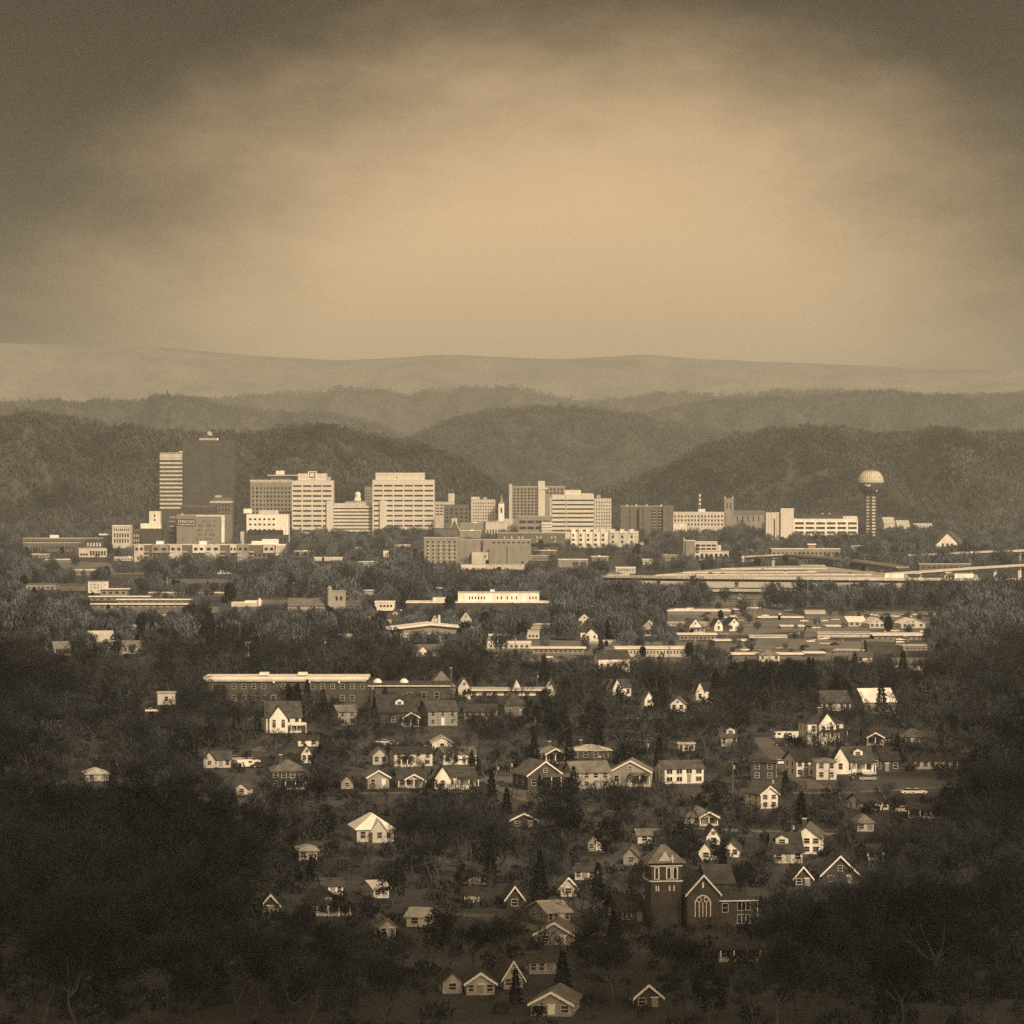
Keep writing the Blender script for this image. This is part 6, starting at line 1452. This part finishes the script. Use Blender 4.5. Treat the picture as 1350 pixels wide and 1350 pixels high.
for (kd, rel, n), L_ in pend.items():
    L_.sort(key=lambda t: -t[2])
    for i, (x, y, h, key) in enumerate(L_):
        s1, s2, nm, grp = KN[kd]
        lab = f'{s1} {rel} {n}' if len(L_) == 1 else (f'{ORD[i]} {s1} {rel} {n}' if i < 10 else f'smaller {s1} {rel} {n}')
        sc = h / CH[key][0]; rz = rngT.random() * 6.28
        t = thing(nm, lab, 'tree', (x, y, 0), rz, grp); t.scale = (sc * rngT.uniform(.9, 1.15), sc * rngT.uniform(.9, 1.15), sc)
        a, b = PN[key]; link(a, 'trunk', None, t); link(b, 'crown', None, t)

# the rest of the trees, too many to tell apart: one mass
LOW = {}
for k in range(4):
    t, c = grow_bare(400 + k, 12.0, (.8, .95, .65, 1.0)[k], near=False); LOW[('bare', k)] = (t, c)
for k in range(2):
    LOW[('cone', k)] = grow_ever(500 + k, 12.0, 'cone', near=False); LOW[('round', k)] = grow_ever(600 + k, 12.0, 'round', near=False)
LQ = {}
for key, (t, c) in LOW.items():
    vs_ = np.array(t.v + c.v, float); off = len(t.v)
    q = [f for f in t.f if len(f) == 4]; qm = [0] * len(q)
    q2 = [tuple(i + off for i in f) for f in c.f if len(f) == 4]
    LQ[key] = (vs_, np.array(q + q2, int), np.array(qm + [1 if key[0] == 'bare' else 2] * len(q2)), vs_[:, 2].max())
def set_tone(me, tone):
    a = me.attributes.new('tone', 'FLOAT', 'FACE'); a.data.foreach_set('value', np.ascontiguousarray(tone, dtype=np.float32))
def tones(n, lo=.45, hi=2.0, p=2.2):
    return lo + hi * np.random.RandomState(n).rand(n) ** p
def tree_mass(name, trees, label):
    Vs, Qs, Ms, n, Ts = [], [], [], 0, []
    tn = tones(len(trees))
    for ti, (x, y, h, key) in enumerate(trees):
        key = (key[0], key[1] % (4 if key[0] == 'bare' else 2)); v, q, m, zm = LQ[key]
        a = rngT.random() * 6.28; s = h / zm; c_, s_ = math.cos(a) * s * rngT.uniform(.9, 1.2), math.sin(a) * s
        P = np.stack([v[:, 0] * c_ - v[:, 1] * s_ + x, v[:, 0] * s_ + v[:, 1] * c_ + y, v[:, 2] * s], -1)
        Vs.append(P); Qs.append(q + n); Ms.append(m); n += len(v); Ts.append(np.full(len(q), tn[ti]))
    me = npmesh(name, np.concatenate(Vs), np.concatenate(Qs), [BARK, TWIGM, PINE], np.concatenate(Ms))
    set_tone(me, np.concatenate(Ts))
    tag(link(me, name, None), label, 'trees', None, 'stuff')
tree_mass('neighbourhood_woods', [t for t in mass if t[1] < 1650], 'dense bare winter trees filling the ground between the houses')
far = [t for t in mass if t[1] >= 1650]
# far trees are small in the picture: twig clumps round each trunk line
rng = np.random.RandomState(77)
def clump_mass(name, trees, label, K):
    A = np.array([(x, y, h) for x, y, h, k in trees if k[0] == 'bare']); E = np.array([(x, y, h) for x, y, h, k in trees if k[0] != 'bare'])
    V, Q = quad_clumps(np.stack([A[:, 0], A[:, 1], A[:, 2] * .58], -1), A[:, 2] * .40, A[:, 2] * .43, K, A[:, 2] * .085, rng, .15)
    V2, Q2 = quad_clumps(np.stack([E[:, 0], E[:, 1], E[:, 2] * .5], -1), E[:, 2] * .30, E[:, 2] * .5, K, E[:, 2] * .10, rng)
    # short trunks
    T = []
    for x, y, h in A: T.append([(x - .16, y, 0), (x + .16, y, 0), (x + .10, y + .05, h * .6), (x - .10, y + .05, h * .6), (x, y - .16, 0), (x, y + .16, 0), (x, y + .1, h * .6), (x, y - .1, h * .6)])
    T = np.array(T).reshape(-1, 3); Q3 = np.arange(len(T)).reshape(-1, 4)
    VV = np.concatenate([V, V2, T]); QQ = np.concatenate([Q, Q2 + len(V), Q3 + len(V) + len(V2)])
    mi = np.concatenate([np.full(len(Q), 1), np.full(len(Q2), 2), np.full(len(Q3), 0)])
    me = npmesh(name, VV, QQ, [BARK, TWIGM, PINE], mi); tn = np.ones(len(QQ)); tn[:len(Q)] = np.repeat(tones(len(A), 1.2, 3.8, 1.6), K); set_tone(me, tn)  # bare tree tones raised to paint in the paleness of haze
    tag(link(me, name, None), label, 'trees', None, 'stuff')
clump_mass('tree_belt', [t for t in far if t[1] < 2980], 'broad belt of bare trees between the yards and the freeway', 330)
clump_mass('downtown_trees', [t for t in far if t[1] >= 2980], 'bare trees filling the gaps between the downtown buildings', 200)
# brush and undergrowth hugging the ground of the neighbourhood
nb = 5200
by = np.sqrt(rng.uniform(540 ** 2, 1650 ** 2, nb)); bx = rng.uniform(-700, 700, nb) / F * by
bh = rng.uniform(.6, 2.2, nb)
keep = np.array([allowed(x, y, h, h) and not any(in_poly(CX + x / y * F, gy(y), P) for P in OPEN) for x, y, h in zip(bx, by, bh)])
bx, by, bh = bx[keep], by[keep], bh[keep]
V, Q = quad_clumps(np.stack([bx, by, bh * .5], -1), bh * 1.1, bh * .6, 46, bh * .22, rng)
tag(link(npmesh('undergrowth', V, Q, [TWIG]), 'undergrowth', None), 'low brush and leafless undergrowth between the houses', 'brush', None, 'stuff')
print('trees', len(TREES), 'single', len(single), 'mass', len(mass), 'far', len(far))
